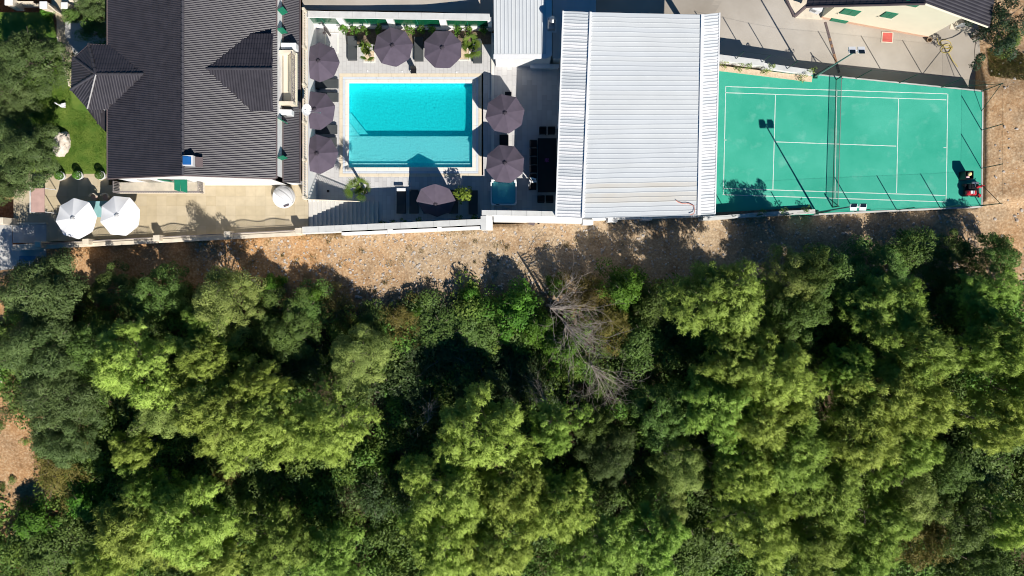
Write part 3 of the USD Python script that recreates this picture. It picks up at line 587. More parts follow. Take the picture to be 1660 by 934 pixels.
# lower roof along the east side
lowp = [np.array(p) for p in ((XE - .12, 6.42, 2.85), (P(485.5, 0, 2.1)[0], 6.42, 2.1), (P(485.5, 0, 2.1)[0], VN, 2.1), (XE - .12, VN, 2.85))]
T.part('lower_roof', thick3(lowp, .12), roof_under)
tiles += inst(lowp, (1, 0, -.4), PU, PV, PROF, LIP)
T.part('lower_wall', cat([bx(XE - .2, lowp[1][0] - .1, 6.5, 6.7, 0, 2.05)]), white_plaster)
T.pieces('tile', tiles, tile_dark, parent=roof)
n = 46
T.pieces('ridge_tile', [tube([(XR, VS + (VN - VS) * i / n, ZRD + .04), (XR, VS + (VN - VS) * (i + 1.07) / n, ZRD + .07)], [.1, .125], 8) for i in range(n)], ridge_mat)
n = 11
T.pieces('dormer_ridge_tile', [tube([A + (B - A) * i / n + [0, 0, .04], A + (B - A) * (i + 1.07) / n + [0, 0, .06]], [.085, .105], 8) for i in range(n)], ridge_mat)
def gut(a, b, r=.07): return tube([a, b], r, 6)
T.part('gutter', gut((XE + .06, VS, ZE - .02), (XE + .06, A[1] - 3.1, ZE - .02)), gutter_brown)
T.part('gutter', gut((XE + .06, A[1] + 2.9, ZE - .02), (XE + .06, VN, ZE - .02)), gutter_brown)
T.part('gutter', gut((XW - .06, E[5][1], ZE - .02), (XW - .06, VS, ZE - .02)), gutter_brown)
T.part('gutter', gut((XW - .06, E[0][1], ZE - .02), (XW - .06, VN, ZE - .02)), gutter_brown)
T.part('gutter', cat([gut(E[i] + [0, 0, -.06], E[i + 1] + [0, 0, -.06]) for i in range(5)]), gutter_brown)
T.part('verge', cat([gut((XR, VS - .03, ZRD), (XE, VS - .03, ZE), .06), gut((XR, VS - .03, ZRD), (XW, VS - .03, ZE), .06)]), gutter_brown)
T.part('lower_gutter', gut((lowp[1][0] + .05, 6.42, 2.08), (lowp[1][0] + .05, VN, 2.08), .05), gutter_brown)
T.part('lower_flashing', gut((XE - .05, 6.42, 2.93), (XE - .05, VN, 2.93), .05), gutter_brown)
for y0_, z_, tilt in ((18, 3.6, .5), (50, 3.7, .15), (196, 3.6, -.5), (256, 3.6, .35)):
    c = P(456, y0_, z_)
    T.part('shutter', obox((XE - .13 + .24, c[1], z_), (.5, .05, 1.3), rz=tilt), green_shutter)
c = P(293, 296, 4.0)
T.part('shutter', obox((c[0] - .25, c[1] - .12, 4.0), (.5, .05, 1.25), rx=-.9, rz=-.35), green_shutter)
T.part('shutter', obox((c[0] + .25, c[1] - .2, 4.0), (.5, .05, 1.25), rx=-.9, rz=-.3), green_shutter, label='tilted open green shutter above the front balcony')
T.part('shutter', obox((c[0] - 1.0, yw - .08, 4.1), (.9, .05, 1.25), rz=-.12), green_shutter)
T.part('window', bx(c[0] - .7, c[0] + .5, yw - .015, yw + .02, 3.0, 4.5), glass_dark)
T.part('door', bx(c[0] - 3.2, c[0] - 2.2, yw - .015, yw + .02, 2.3, 4.3), glass_dark)
# skylight standing open near the ridge
nR = np.cross(mainR[1] - mainR[0], mainR[2] - mainR[0]); nR /= np.linalg.norm(nR)
c = ray_plane(310, 262, mainR[0], nR)
sk = T.part('skylight', cat([obox(c + [0, 0, .3], (.72, .72, .7))]), white_metal)
T.part('pane', cat([obox(c + [-.03, -.02, .67], (.58, .6, .04), ry=.12)]), blue_glass, parent=sk)
T.part('hood', obox(c + [.62, -.05, .12], (.5, .7, .2), ry=.35), gutter_brown, parent=sk)
# balconies
bz = 2.35
X0, X1, Y0 = P(193, 0, bz)[0], P(330, 0, bz)[0], P(0, 313.5, bz)[1]
b1 = T.part('balcony', bx(X0, X1, Y0, yw, bz - .25, bz), cream_stone)
rb = []
def rail_run(a, b, z, h=1.0, n=20, lean=.0):
    a, b = np.array(a), np.array(b)
    r = [tube([(*a, z + h), (*b, z + h)], .03, 5), tube([(*a, z + .12), (*b, z + .12)], .02, 5)]
    for i in range(n + 1):
        q = a + (b - a) * i / n; r.append(tube([(*q, z), (*q, z + h)], .028, 4))
    return r
T.part('railing', cat(rail_run((X0, Y0 + .05), (X1, Y0 + .05), bz, n=34) + rail_run((X1 - .04, Y0), (X1 - .04, yw), bz, n=7) + rail_run((X0 + .04, Y0), (X0 + .04, yw), bz, n=7)), iron_grey, parent=b1)
bz = 2.95
X0, X1, Y0, Y1 = XE - .4, P(481, 0, bz)[0], P(0, 172, bz)[1], P(0, 86, bz)[1]
b2 = T.part('balcony', bx(X0, X1, Y0, Y1, bz - .3, bz), cream_plaster)
T.part('side_wall', cat([bx(XE - .1, X1 - .05, Y0, Y0 + .2, bz, bz + .85), bx(XE - .1, X1 - .05, Y1 - .2, Y1, bz, bz + .85)]), cream_stone, parent=b2)
T.part('railing', cat(rail_run((X1 - .12, Y0 + .2), (X1 - .12, Y1 - .2), bz, h=.95, n=26) + [tube([(X1 - .12 + .1 * math.sin(t * 12), Y0 + .2 + (Y1 - Y0 - .4) * t, bz + .5 + .18 * math.cos(t * 40)) for t in np.linspace(0, 1, 50)], .02, 4)]), iron_grey, parent=b2)

def ac(name, c, size, label, rz=0.0):
    T = Thing(name, label, 'air conditioner', base=c, rz=rz); sx, sy, sz = size
    T.part('casing', cbox((0, 0, sz / 2 + .06), size, .03), white_metal, local=True)
    T.part('front_grille', cat([obox((-sx * .18, -sy / 2 - .005, sz / 2 + .06 + k * .05), (sx * .5, .02, .018)) for k in range(-4, 5)]), steel, local=True)
    T.part('foot', obox((-sx * .35, 0, .03), (.06, sy, .06)), steel, local=True); T.part('foot', obox((sx * .35, 0, .03), (.06, sy, .06)), steel, local=True)
    return T
p = P(469, 76, 3.2); ac('air_conditioner', (p[0], p[1], 2.62), (1.15, .5, .8), 'white air conditioner on the lower roof north of the cream balcony')
p = P(463, 183, 3.2); ac('air_conditioner', (p[0], p[1], 2.75), (1.1, .42, .75), 'white rounded air conditioner beside the satellite dish', rz=-.02)
p = P(497, 178, 3.4); T = Thing('satellite_dish', 'white satellite dish on a bracket between villa and pool', 'satellite dish', base=p)
m = lathe([(0, -.16), (.15, -.15), (.3, -.11), (.46, .0), (.45, .02), (.3, -.09), (.15, -.13), (0, -.14)], 22)
R = trimesh.transformations.euler_matrix(0, math.radians(56), math.radians(-14), 'sxyz')[:3, :3]
T.part('reflector', (m[0] @ R.T, m[1]), white_metal, local=True, smooth=50)
T.part('feed_arm', cat([tube([(0, -.1, -.35), (.9, -.22, -.1)], .02, 5), tube([(0, .15, -.3), (.9, -.22, -.1)], .014, 5), obox((.95, -.22, -.08), (.16, .1, .1))]), steel, local=True)
T.part('mount', cat([tube([(-.05, 0, 0), (-.5, 0, -.05), (-1.0, 0, -.15)], .03, 6), tube([(-.05, -.1, -.1), (-1.0, -.1, -.3)], .02, 5)]), steel, local=True)

# ------------------------------------------------------------------ pavilion with the white sheet roof
T = Thing('pavilion', 'long open pavilion with a white ribbed sheet roof', 'pavilion', base=(9.5, 12, -2.35))
def L3(a, b, t): return np.array(a) + (np.array(b) - np.array(a)) * t
def panel(a, b, d, c, t0, t1, rib=.028, rw=.1):
    """strip t0..t1 between edge a->d (left) and b->c (right), with an upstand rib at its far end"""
    tm = t1 - (t1 - t0) * rw
    p = [L3(a, d, t0), L3(b, c, t0), L3(b, c, tm), L3(a, d, tm)]; q_ = [L3(a, d, tm), L3(b, c, tm), L3(b, c, t1), L3(a, d, t1)]
    return cat([thick3(p, .03), thick3(up(q_, rib), .05 + rib)])
LA, LB, LC, LD = P(914, 18, 3.2), P(960.5, 20, 3.55), P(947.5, 354, 3.55), P(902, 352, 3.2)
MB, MC = P(1137, 24, 3.75), P(1131, 349, 3.75)
RB, RC = P(1165.5, 21, 3.4), P(1158, 347, 3.4)
rng = random.Random(5)
T.pieces('roof_panel', [panel(LB, MB, LC, MC, i / 42, (i + 1) / 42) for i in range(42)], [roof_white] * 6 + [roof_white_b] * 6 + [roof_white_c])
T.pieces('side_panel', [panel(LA, LB, LD, LC, i / 66, (i + 1) / 66, .035, .2) for i in range(66)] + [panel(MB + [.02, 0, 0], RB, MC + [.02, 0, 0], RC, i / 64, (i + 1) / 64, .045, .26) for i in range(64)], [white_metal, roof_white_b])
T.part('flashing', wallseg(LC + [-.06, 0, 0], LB + [-.06, 0, 0], .16, 3.45, 3.66), white_metal)
T.part('flashing', wallseg(MC + [.2, 0, 0], MB + [.2, 0, 0], .24, 3.6, 3.86), white_metal)
T.part('fascia', wallseg(LD, LA, .1, 2.95, 3.27), white_metal); T.part('fascia', wallseg(RC + [.1, 0, 0], RB + [.1, 0, 0], .1, 3.1, 3.46), white_metal)
T.part('end_beam', wallseg(LD + [.1, .05, 0], RC + [-.1, .1, 0], .2, 2.9, 3.12, 3.3), white_plaster); T.part('end_beam', wallseg(LA + [.1, -.3, 0], RB + [-.1, -.3, 0], .2, 2.9, 3.12, 3.3), white_plaster)
for x, y in ((950, 348), (990, 348), (1047, 345), (1110, 344), (955, 30), (1060, 30), (1140, 30), (1140, 200), (912, 190), (908, 340), (1150, 340)):
    c = P(x, y, 2.5); T.part('column', bx(c[0] - .16, c[0] + .16, c[1] - .16, c[1] + .16, -2.35, 2.95), white_plaster)
T.part('end_infill', wallseg(LD + [.12, .08, 0], RC + [-.12, .14, 0], .16, .95, 2.95, 2.95), white_plaster)
T.part('south_wall', wallseg(wl(945, 358, .3), wl(1160, 351, .3), .3, -3.2, .3), white_plaster)
for x, y, w in ((953, 360, 17), (993, 356, 15), (1049, 353, 16)): c = P(x, y, .6); T.part('buttress', cbox((c[0], c[1], -.25), (w * .05, .42, 1.9), .03), white_plaster)
cb = [P(1096, 325, 3.82), P(1100, 328, 3.82), P(1106, 330, 3.82), P(1113, 329.5, 3.82), P(1119, 331, 3.85), P(1125, 334, 3.85), P(1126, 340, 3.85), P(1125, 346, 3.9), P(1119, 348.5, 3.9)]
one('orange_hose', tube(cb, .026, 6), M('orange_hose', (0.65, 0.2, 0.12), rough=0.6), 'thin orange hose lying on the south corner of the white roof', 'hose', smooth=True)
T = Thing('drain_pipe', 'dark pipe end with a stone hood at the foot of the white wall', 'pipe', base=P(864, 361, -.5)); 
T.part('hood', thick3([P(855, 363, -.3), P(869, 358, -.3), P(866, 366, -.3)], .3), gutter_brown); T.part('pipe', tube([P(873, 359, -.6), P(873, 362, -.45)], .1, 8), black_plastic)

# annexe roofs left of the pavilion
T = Thing('annexe', 'low annexe with pale ribbed metal roofs beside the pavilion', 'building', base=(0, 20, -2.35))
ua, ub, uc, ud = P(800, -60, .9), P(885, -60, .9), P(885, 87.5, .9), P(801, 87.5, .9)
T.pieces('roof_panel', [panel(ua, ud, ub, uc, i / 14, (i + 1) / 14, .05, .14) for i in range(14)], [roof_white, roof_white_b])
T.part('roof_border', cat([thick3([P(885.2, -60, .9), P(894.5, -60, .9), P(895, 90, .9), P(885.2, 95, .9)], .12), thick3([P(800, 87.8, .9), P(885, 87.8, .9), P(885, 95, .9), P(800, 95.5, .9)], .12)]), white_metal)
T.part('wall', cat([bx(P(803, 0, .7)[0], P(893, 0, .7)[0], P(0, 93, .7)[1], 26, -2.6, .78)]), white_plaster)
la, lb, lc, ld = P(896, -60, -.2), P(966, -60, -.2), P(966, 95, -.2), P(896, 95, -.2)
T.pieces('lower_panel', [panel(la, ld, lb, lc, i / 12, (i + 1) / 12, .05, .14) for i in range(12)], [roof_white, roof_white_b])
T.part('lower_wall', bx(P(898, 0, -.3)[0], P(962, 0, -.3)[0], P(0, 93, -.3)[1], 26, -2.6, -.27), white_plaster)
c = P(894, 39, 1.4); T = Thing('roof_vent', 'grey steel kitchen vent with round cowl on the annexe roof', 'roof vent', base=(c[0], c[1], .9))
T.part('box', cbox((0, 0, .35), (.6, .85, .9), .03), steel, local=True); T.part('base_flashing', obox((.02, 0, -.02), (.8, 1.05, .06)), white_metal, local=True)
T.part('cowl', lathe([(.2, .75), (.2, 1.15), (.28, 1.18), (.28, 1.3), (.1, 1.42), (0, 1.43)], 18, (.05, .12, 0)), steel, local=True, smooth=40)
c = P(883, 107, -1.4); T = Thing('serving_counter', 'long pale counter in the shade beside the annexe wall', 'counter', base=(c[0], c[1], -2.35))
T.part('top', cbox((0, 0, .92), (2.4, .32, .06), .01), white_metal, local=True); T.part('body', obox((0, .05, .45), (2.3, .22, .88)), white_plaster, local=True)

# ------------------------------------------------------------------ tennis court
T = Thing('tennis_court', 'green painted tennis court with white lines', 'tennis court', base=(26, 9, 0), kind='structure')
court = Polygon(W([(1150, 108), (1318, 121.5), (1592, 149), (1590.5, 335), (1320, 347.5), (1150, 352.5)]))
court_look = usdkit.material(stage, '/World/Looks/worn_court', {'geo': ('geometry', {}), 'a': ('noise_texture', {'scale': .28, 'detail': 8.0, 'roughness': .62}), 'b': ('noise_texture', {'scale': .75, 'detail': 7.0, 'roughness': .55}), 'c': ('noise_texture', {'scale': 14.0, 'detail': 3.0}),
    'ra': ('rgb_ramp', {'ramp': [(.3, (.028, .335, .225)), (.7, (.065, .42, .3))]}), 'rb': ('rgb_ramp', {'ramp': [(.56, (0, 0, 0)), (.8, (.6, .6, .6))]}), 'rc': ('rgb_ramp', {'ramp': [(.3, (.92, .92, .92)), (.7, (1.06, 1.06, 1.06))]}),
    'm': ('mix_color', {'b': (.19, .5, .4)}), 'm2': ('mix_color', {'blend_type': 'multiply', 'fac': 1.0}), 'p': ('principled_bsdf', {'roughness': .8, 'specular_ior_level': .2})},
    [('geo.position', 'a.vector'), ('geo.position', 'b.vector'), ('geo.position', 'c.vector'), ('a.fac', 'ra.fac'), ('b.fac', 'rb.fac'), ('c.fac', 'rc.fac'), ('ra.color', 'm.a'), ('rb.color', 'm.fac'), ('m.result', 'm2.a'), ('rc.color', 'm2.b'), ('m2.result', 'p.base_color')], surface='p.BSDF')
T.part('slab', prism(court, -2.9, 0), court_look)
T.part('kerb', cat([wallseg(P(1318, 121.5), P(1592, 148.5), .1, -1.8, .03), wallseg(P(1592, 149), P(1590.5, 335.5), .1, -1.2, .03), wallseg(P(1320, 348.8), P(1591, 336.2), .12, -1.4, .03)]), pale_concrete)
def stripe(a, b, w=.055):
    a, b = P(*a), P(*b); return wallseg(a - [0, w / 2, 0] if abs(a[0] - b[0]) > abs(a[1] - b[1]) else a + [w / 2, 0, 0], b - [0, w / 2, 0] if abs(a[0] - b[0]) > abs(a[1] - b[1]) else b + [w / 2, 0, 0], w, -.002, .005)
for k, (a, b) in enumerate((((1175.4, 140.4), (1535.4, 152.3)), ((1175.3, 150.4), (1534, 162)), ((1175.4, 140.4), (1171.5, 315.7)), ((1171.5, 315.7), (1532.6, 327.4)), ((1172, 305.4), (1532.6, 317)),
                            ((1256, 153.3), (1251.8, 307.6)), ((1455.5, 159.6), (1452.3, 314.5)), ((1254.7, 230), (1452.8, 237)), ((1355.5, 146.2), (1352.5, 321)), ((1535.4, 152.3), (1532.6, 327.4)), ((1529.5, 239.5), (1534, 239.6)), ((1174, 227), (1177.5, 227.2)))):
    T.part('court_line', stripe(a, b), line_white)
netm = usdkit.material(stage, '/World/Looks/net_mesh', {'d': ('diffuse_bsdf', {'color': (0.01, 0.02, 0.015)}), 't': ('transparent_bsdf', {}), 'm': ('mix_closure', {'fac': 0.84})}, [('d.BSDF', 'm.closure1'), ('t.BSDF', 'm.closure2')], surface='m.closure')
fencem = usdkit.material(stage, '/World/Looks/fence_mesh', {'d': ('diffuse_bsdf', {'color': (0.01, 0.06, 0.035)}), 't': ('transparent_bsdf', {}), 'm': ('mix_closure', {'fac': 0.965})}, [('d.BSDF', 'm.closure1'), ('t.BSDF', 'm.closure2')], surface='m.closure')
T = Thing('tennis_net', 'dark tennis net with pale top tape across the court', 'tennis net', base=P(1354, 232))
na, nb = P(1355.5, 129), P(1349.5, 336)
T.part('netting', wallseg(na, nb, .012, .02, 1.0), netm); T.part('tape', wallseg(na + [.02, 0, 0], nb + [.02, 0, 0], .03, .96, 1.02), iron_grey); T.part('bottom_cord', tube([na + [0, 0, .02], nb + [0, 0, .02]], .02, 5), iron_dark)
for q_ in (na, nb):
    T.part('net_post', tube([q_, q_ + [0, 0, 1.12]], .05, 8), green_metal); T.part('post_brace', tube([q_ + [0, 0, .9], q_ + [.55, .05, .02]], .03, 5), green_metal)
T = Thing('court_fence', 'tall green post and netting fence round the tennis court', 'fence', base=P(1470, 240))
HF = 2.85
posts = [(1193, 95.5, .7), (1235, 101, .7), (1276, 111.5, .5), (1321, 122, 0), (1387.5, 127.5, 0), (1458, 134.5, 0), (1526, 141.5, 0), (1591, 148, 0), (1591, 211, 0), (1590.5, 273, 0), (1589.5, 334, 0), (1524.5, 337.5, 0), (1453.6, 340.5, 0), (1385.4, 343.2, 0), (1324, 346, .1), (1274, 348.5, .3), (1227, 349.5, .4), (1185, 351.5, .5), (1134, 354.5, .5)]
for i, (x, y, z) in enumerate(posts):
    b = P(x, y, z); T.part('post', tube([b, [b[0], b[1], HF if i < 15 else HF - .9]], .035, 6), green_metal)
for i in range(len(posts) - 1):
    a, b = P(*posts[i]), P(*posts[i + 1]); zt = HF - .02 if i < 15 else HF - .95
    T.part('top_wire', tube([[*a[:2], zt], [*b[:2], zt]], .007, 4), green_metal)
    if 3 <= i < 14: T.part('netting', wallseg([*a[:2]], [*b[:2]], .008, .05, zt), fencem)
for (x, y), (u, v) in (((1526, 141.5), (1591, 148)), ((1591, 180), (1591, 148)), ((1590, 298.5), (1589.5, 334)), ((1560, 336), (1589.5, 334))):
    T.part('corner_brace', tube([P(x, y), [*P(u, v)[:2], HF - .2]], .025, 5), green_metal)
def floodlight(base, h, label, away):
    T = Thing('floodlight_pole', label, 'floodlight', base=base)
    T.part('pole', tube([(0, 0, 0), (0, 0, h)], [.07, .05], 8), pole_green, local=True)
    T.part('crossbar', obox((.15, .1 * away, h), (1.2, .08, .08)), white_metal, local=True)
    T.part('base_plate', cbox((0, 0, .03), (.35, .35, .06), .01), green_metal, local=True)
    for k in (-1, 1):
        l = T.part('lamp', obox((.15 + k * .33, .02 + .12 * away, h + .02), (.48, .46, .12), rx=-.25 * away), white_metal, local=True)
        T.part('lens', obox((.15 + k * .33, -.02 * away, h + .13), (.4, .28, .03), rx=-.25 * away), glass_dark, local=True, parent=l)
    return T
floodlight(P(1321.6, 124), 7.4, 'tall floodlight pole with two lamps on the road side of the court', 1)
floodlight(P(1323.5, 344.7), 7.4, 'tall floodlight pole with two lamps beside the wood', -1)
# planters at the court's left corners
T = Thing('planter_wall', 'white stepped planter wall with gravel bed at the court corner by the road', 'planter', base=P(1240, 110))
hp = .75
A0, A1, A2 = P(1160, 96.5, hp), P(1238.6, 106.5, hp), P(1317, 121, .5)
T.part('upper_wall', wallseg(A0, A1, .42, -2.4, hp - .06), white_plaster); T.part('upper_coping', wallseg(A0 - [0, .02, 0], A1 - [0, .02, 0], .46, hp - .06, hp), grey_coping)
T.part('lower_wall', wallseg(A1 + [.01, -.08, 0], A2, .36, -2.2, .44), white_plaster); T.part('lower_coping', wallseg(A1 + [.02, -.1, 0], A2 - [0, .02, 0], .4, .44, .5), grey_coping)
T.part('gravel_bed', prism(W([(1155, 113.5), (1316, 133), (1317, 124), (1155, 105)], .08), -.5, .08), gravel_bed)
T = Thing('planter_wall', 'grey planter wall with a shaded soil bed at the court corner by the wood', 'planter', base=P(1235, 350))
T.part('soil_bed', prism(W([(1152, 352), (1318, 342), (1314.5, 336), (1152, 345)], .12), -.5, .12), soil)
T.part('high_wall', wallseg(P(1140, 357, 1.0), P(1214, 352, 1.0), .28, -1.6, 1.0), grey_coping); T.part('low_wall', wallseg(P(1214, 352.3, .45), P(1322, 346, .45), .34, -1.6, .42), pale_concrete)

# ------------------------------------------------------------------ yellow house and the road
ZG = -1.45
def lineY(px, py, z): return P(px, py, z)
w1, w0 = P(1501.8, 61, ZG), P(1331, 29.5, ZG)
wd = (w1 - w0); wd[2] = 0; WL = np.linalg.norm(wd); wd /= WL; wn = np.array([wd[1], -wd[0], 0]);  # wn faces the camera side (south)
def onwall(px, py): return ray_plane(px, py, w0, wn)
T = Thing('yellow_house', 'pale yellow gabled house with green shuttered windows', 'house', base=w1)
tp = np.array([w0 + wd * (WL * .62), w0 + wd * (WL * 1.0)])
peak = onwall(1500, -1); pk_t = np.dot(peak - w0, wd)
hE = 4.0; hP = peak[2]
wl_l = 2.2
def wq(t, z, off=0.0): return w0 + wd * t - [0, 0, w0[2]] + [0, 0, z] - wn * off
body = [wq(0, ZG - 1), wq(WL, ZG - 1), wq(WL, hE), wq(pk_t, hP - .05), wq(0.3, wl_l), wq(0, wl_l)]
back = [p - wn * 9 for p in body]
v = np.array(body + back); n = len(body)
f = [[0, i, i + 1] for i in range(1, n - 1)] + [[n, n + i + 1, n + i] for i in range(1, n - 1)]
for i in range(n): j = (i + 1) % n; f += [[i, n + i, n + j], [i, n + j, j]]
T.part('wall', (v, np.array(f)[:, ::-1] if False else np.array(f)), cream_plaster)
T.part('plinth', wallseg(wq(-.05, 0, -.03), wq(WL + .03, 0, -.03), .1, ZG - .5, ZG + .35), M('pink_plinth', (0.52, 0.34, 0.24), rough=.9))
def quad_roof(t0, z0, t1, z1, o0, o1): return [wq(t0, z0, o0), wq(t1, z1, o0), wq(t1, z1, o1), wq(t0, z0, o1)]
re_ = P(1602, 38, hE - .1); te = np.dot(re_ - w0, wd)
right = quad_roof(pk_t, hP + .06, te, hE - .15, -.35, 9.3); left = quad_roof(-2.2, 1.3, pk_t, hP + .06, -.35, 9.3)
T.part('roof', cat([thick3(right, .14), thick3(left, .14)]), roof_under)
T.pieces('tile', inst(right, wd * 1.0 + [0, 0, -.3], .26, .5, PROF, .02) + inst(left, -wd + [0, 0, -.6], .26, .5, PROF, .02), tile_dark)
T.part('verge', cat([tube([wq(pk_t, hP + .1, -.38), wq(te, hE - .1, -.38)], .07, 6)]), cream_plaster); T.part('verge', tube([wq(pk_t, hP + .1, -.38), wq(-2.2, 1.34, -.38)], .09, 6), gutter_brown)
for (px, py, ww) in ((1378, 19.5, 1.35), (1441, 24, 1.0), (1359, 34, 1.4), (1478, 4.5, 1.3)):
    c = onwall(px, py); h_ = 1.15 if py != 34 else .75
    fr = T.part('window', obox(c + wn * .0, (ww, .08, h_), rz=math.atan2(wd[1], wd[0])), green_shutter)
    for s_ in (-1, 1): T.part('shutter_leaf', obox(c + wn * .05 + wd * s_ * ww * .24, (ww * .46, .05, h_ * .94), rz=math.atan2(wd[1], wd[0])), green_shutter, parent=fr)
    T.part('sill', obox(c + wn * .08 - [0, 0, h_ / 2 + .03], (ww + .1, .16, .06), rz=math.atan2(wd[1], wd[0])), cream_stone, parent=fr)
T.part('porch_post', tube([P(1289, 27, ZG), P(1289, 27, ZG) + [0, 0, 2.6]], .1, 6), gutter_brown)
T.part('porch_beam', tube([P(1287, 27, 1.2), P(1312, 5, 1.25)], .12, 6), gutter_brown); T.part('porch_beam', tube([P(1287, 27, 1.2), P(1275, 0, 1.2)], .12, 6), gutter_brown)
T.part('porch_floor', prism(W([(1290, 28), (1333, 31), (1352, 8), (1315, 0), (1278, 0)], ZG + .08), ZG - .3, ZG + .08), cream_stone)
T.part('side_balcony', obox(P(1558, 41, .9), (1.7, .9, .14), rz=math.atan2(wd[1], wd[0])), cream_stone)
ra, rbb = P(1548, 44, 1.0), P(1575, 41, 1.0)
T.part('balcony_railing', cat(rail_run(ra[:2], rbb[:2], .95, n=10) + rail_run(rbb[:2], (rbb + [.2, .9, 0])[:2], .95, n=5)), white_metal)
p = P(1322, 15, .3); ac('air_conditioner', (p[0], p[1], .0), (.8, .5, .8), 'white air conditioner under the porch of the yellow house', rz=-.35)
p = P(1438, 61, ZG); T = Thing('door_mat', 'red mat with pale border on the concrete by the yellow house', 'mat', base=(p[0], p[1], ZG))
T.part('border', obox((0, 0, .03), (.95, .88, .03), rz=-.06), cream_stone, local=True); T.part('mat', obox((0.01, 0, .05), (.8, .74, .03), rz=-.06), M('red_mat', (0.5, 0.11, 0.09), rough=.9), local=True)
p = P(1503.5, 66.5, ZG); one('plant_pot', lathe([(0, .02), (.14, .0), (.2, .32), (.22, .34), (.17, .34), (.15, .1), (0, .1)], 18, (p[0], p[1], road_z(p[0]))), M('clay_pot', (0.28, 0.2, 0.13)), 'round clay pot at the corner of the yellow house', 'pot')
p = P(1533, 76, ZG); t = np.linspace(0, 4 * np.pi, 60)
zz = road_z(p[0]) + .03
pts = [(p[0] + .42 * math.cos(q) * (1 + .25 * math.sin(q * .7)), p[1] + .36 * math.sin(q) + .25 * math.sin(q * .5), zz + .01 * k / 10) for k, q in enumerate(t)]
pts = [tuple(P(1518, 62, ZG)[:2]) + (zz,), tuple(P(1521, 72, ZG)[:2]) + (zz,)] + pts + [tuple(P(x, y, ZG)[:2]) + (zz,) for x, y in ((1537, 86), (1543, 98), (1552, 109))]
one('garden_hose', tube(pts, .022, 5), M('yellow_hose', (0.55, 0.43, 0.08), rough=.5), 'coiled yellow garden hose on the concrete beside the yellow house', 'hose', smooth=True)
cg = [P(x, y, road_z(P(x, y, -1.6)[0]) + .0) for x, y in ((1336, 37), (1345, 66), (1352, 92), (1358.5, 119))]
T = Thing('drain_channel', 'rusty brown drain channel crossing the concrete road', 'drain', base=cg[0])
T.pieces('grate', [wallseg(cg[0] + (cg[3] - cg[0]) * i / 16, cg[0] + (cg[3] - cg[0]) * ((i + 1) / 16 - .006), .2, road_z(cg[0][0]) - .3, road_z(cg[0][0] + (cg[3] - cg[0])[0] * i / 16) + .035) for i in range(16)], [M('rust', (0.26, 0.15, 0.09), var=.4, scale=6, rough=.9), gutter_brown])

# ------------------------------------------------------------------ parasols
def parasol(R, h, cloth, name, label, rise=.55, hub=None):
    T = Thing(name, label, 'parasol')
    def pt(r, a): # canopy surface, edges cut in between the ribs
        k = (a / (math.pi / 4)) % 1.0; dip = 1 - .075 * math.sin(math.pi * k) * (r / R) ** 1.5
        return np.array([r * dip * math.cos(a), r * dip * math.sin(a), h + rise * (1 - (r / R) ** 1.15) - .07 * math.sin(math.pi * k) * (r / R)])
    for g in range(8):
        v, f = [], []; na_, nr_ = 6, 6
        for th in (0, -.012):
            for i in range(nr_ + 1):
                for j in range(na_ + 1): v.append(pt(.06 + (R - .06) * i / nr_, math.pi / 4 * (g + j / na_ * .9999)) + [0, 0, th])
        K = (nr_ + 1) * (na_ + 1)
        for i in range(nr_):
            for j in range(na_):
                a = i * (na_ + 1) + j; q_ = [a, a + na_ + 1, a + na_ + 2, a + 1]
                f += [[q_[0], q_[1], q_[2]], [q_[0], q_[2], q_[3]]] + [[K + q_[0], K + q_[2], K + q_[1]], [K + q_[0], K + q_[3], K + q_[2]]]
        for j in range(na_): a = nr_ * (na_ + 1) + j; f += [[a, K + a, K + a + 1], [a, K + a + 1, a + 1]]
        T.part('canopy_panel', (np.array(v), np.array(f)), cloth, local=True, smooth=40)
    for g in range(8):
        a = math.pi / 4 * g; T.part('rib', tube([pt(.1, a) - [0, 0, .03], pt(R * .98, a) - [0, 0, .03]], .014, 4), steel, local=True)
    T.part('pole', tube([(0, 0, 0), (0, 0, h + rise + .02)], .03, 8), steel, local=True)
    T.part('base', lathe([(0, 0), (.3, 0), (.3, .05), (.06, .09), (.05, .3), (0, .3)], 18), black_plastic, local=True)
    cap = []
    for g in range(8):
        a = math.pi / 4 * (g + .5); c_ = np.array([math.cos(a), math.sin(a), 0])
        cap.append(tube([c_ * .06 + [0, 0, h + rise + .05], c_ * .2 + [0, 0, h + rise - .03]], [.035, .02], 5))
    T.part('vent_cap', cat(cap + [lathe([(.1, h + rise - .02), (.07, h + rise + .06), (0, h + rise + .08)], 10)]), hub or M('parasol_cap', (0.05, 0.042, 0.055), rough=.8), local=True)
    return T
hub_w = M('parasol_white_cap', (0.5, 0.5, 0.5))
PZ = 2.3
spots = [((516.5, 99), ZD, .0, 'grey parasol in the top corner of the pool deck against the retaining wall'), ((510, 178), ZD, .25, 'grey parasol half hidden by the satellite dish west of the pool'), ((514, 248), ZD, .1, 'grey parasol west of the pool nearest the stairs'),
         ((636, 73), ZD, .15, 'grey parasol north of the pool beside the left palm'), ((717, 78), ZD, .38, 'grey parasol north of the pool beside the right palm'), ((818, 181), ZR, .2, 'grey parasol east of the pool in front of the dark dining deck'), ((819, 266), ZR, .3, 'grey parasol overlapping the hot tub')]
par0 = None
for (px, py), z, rz, lab in spots:
    c = P(px, py, z + PZ + .4); c[2] = z
    if par0 is None:
        par0 = parasol(1.62, PZ, parasol_grey, 'parasol', lab); par0.x.GetPrim().GetAttribute('xformOp:translate').Set(tuple(map(float, c))); par0.prim.SetCustomDataByKey('group', 'grey parasols round the pool')
    else: copy_of(par0, c, rz, lab, lean=float(np.sin(px * 1.7) * 3.0))
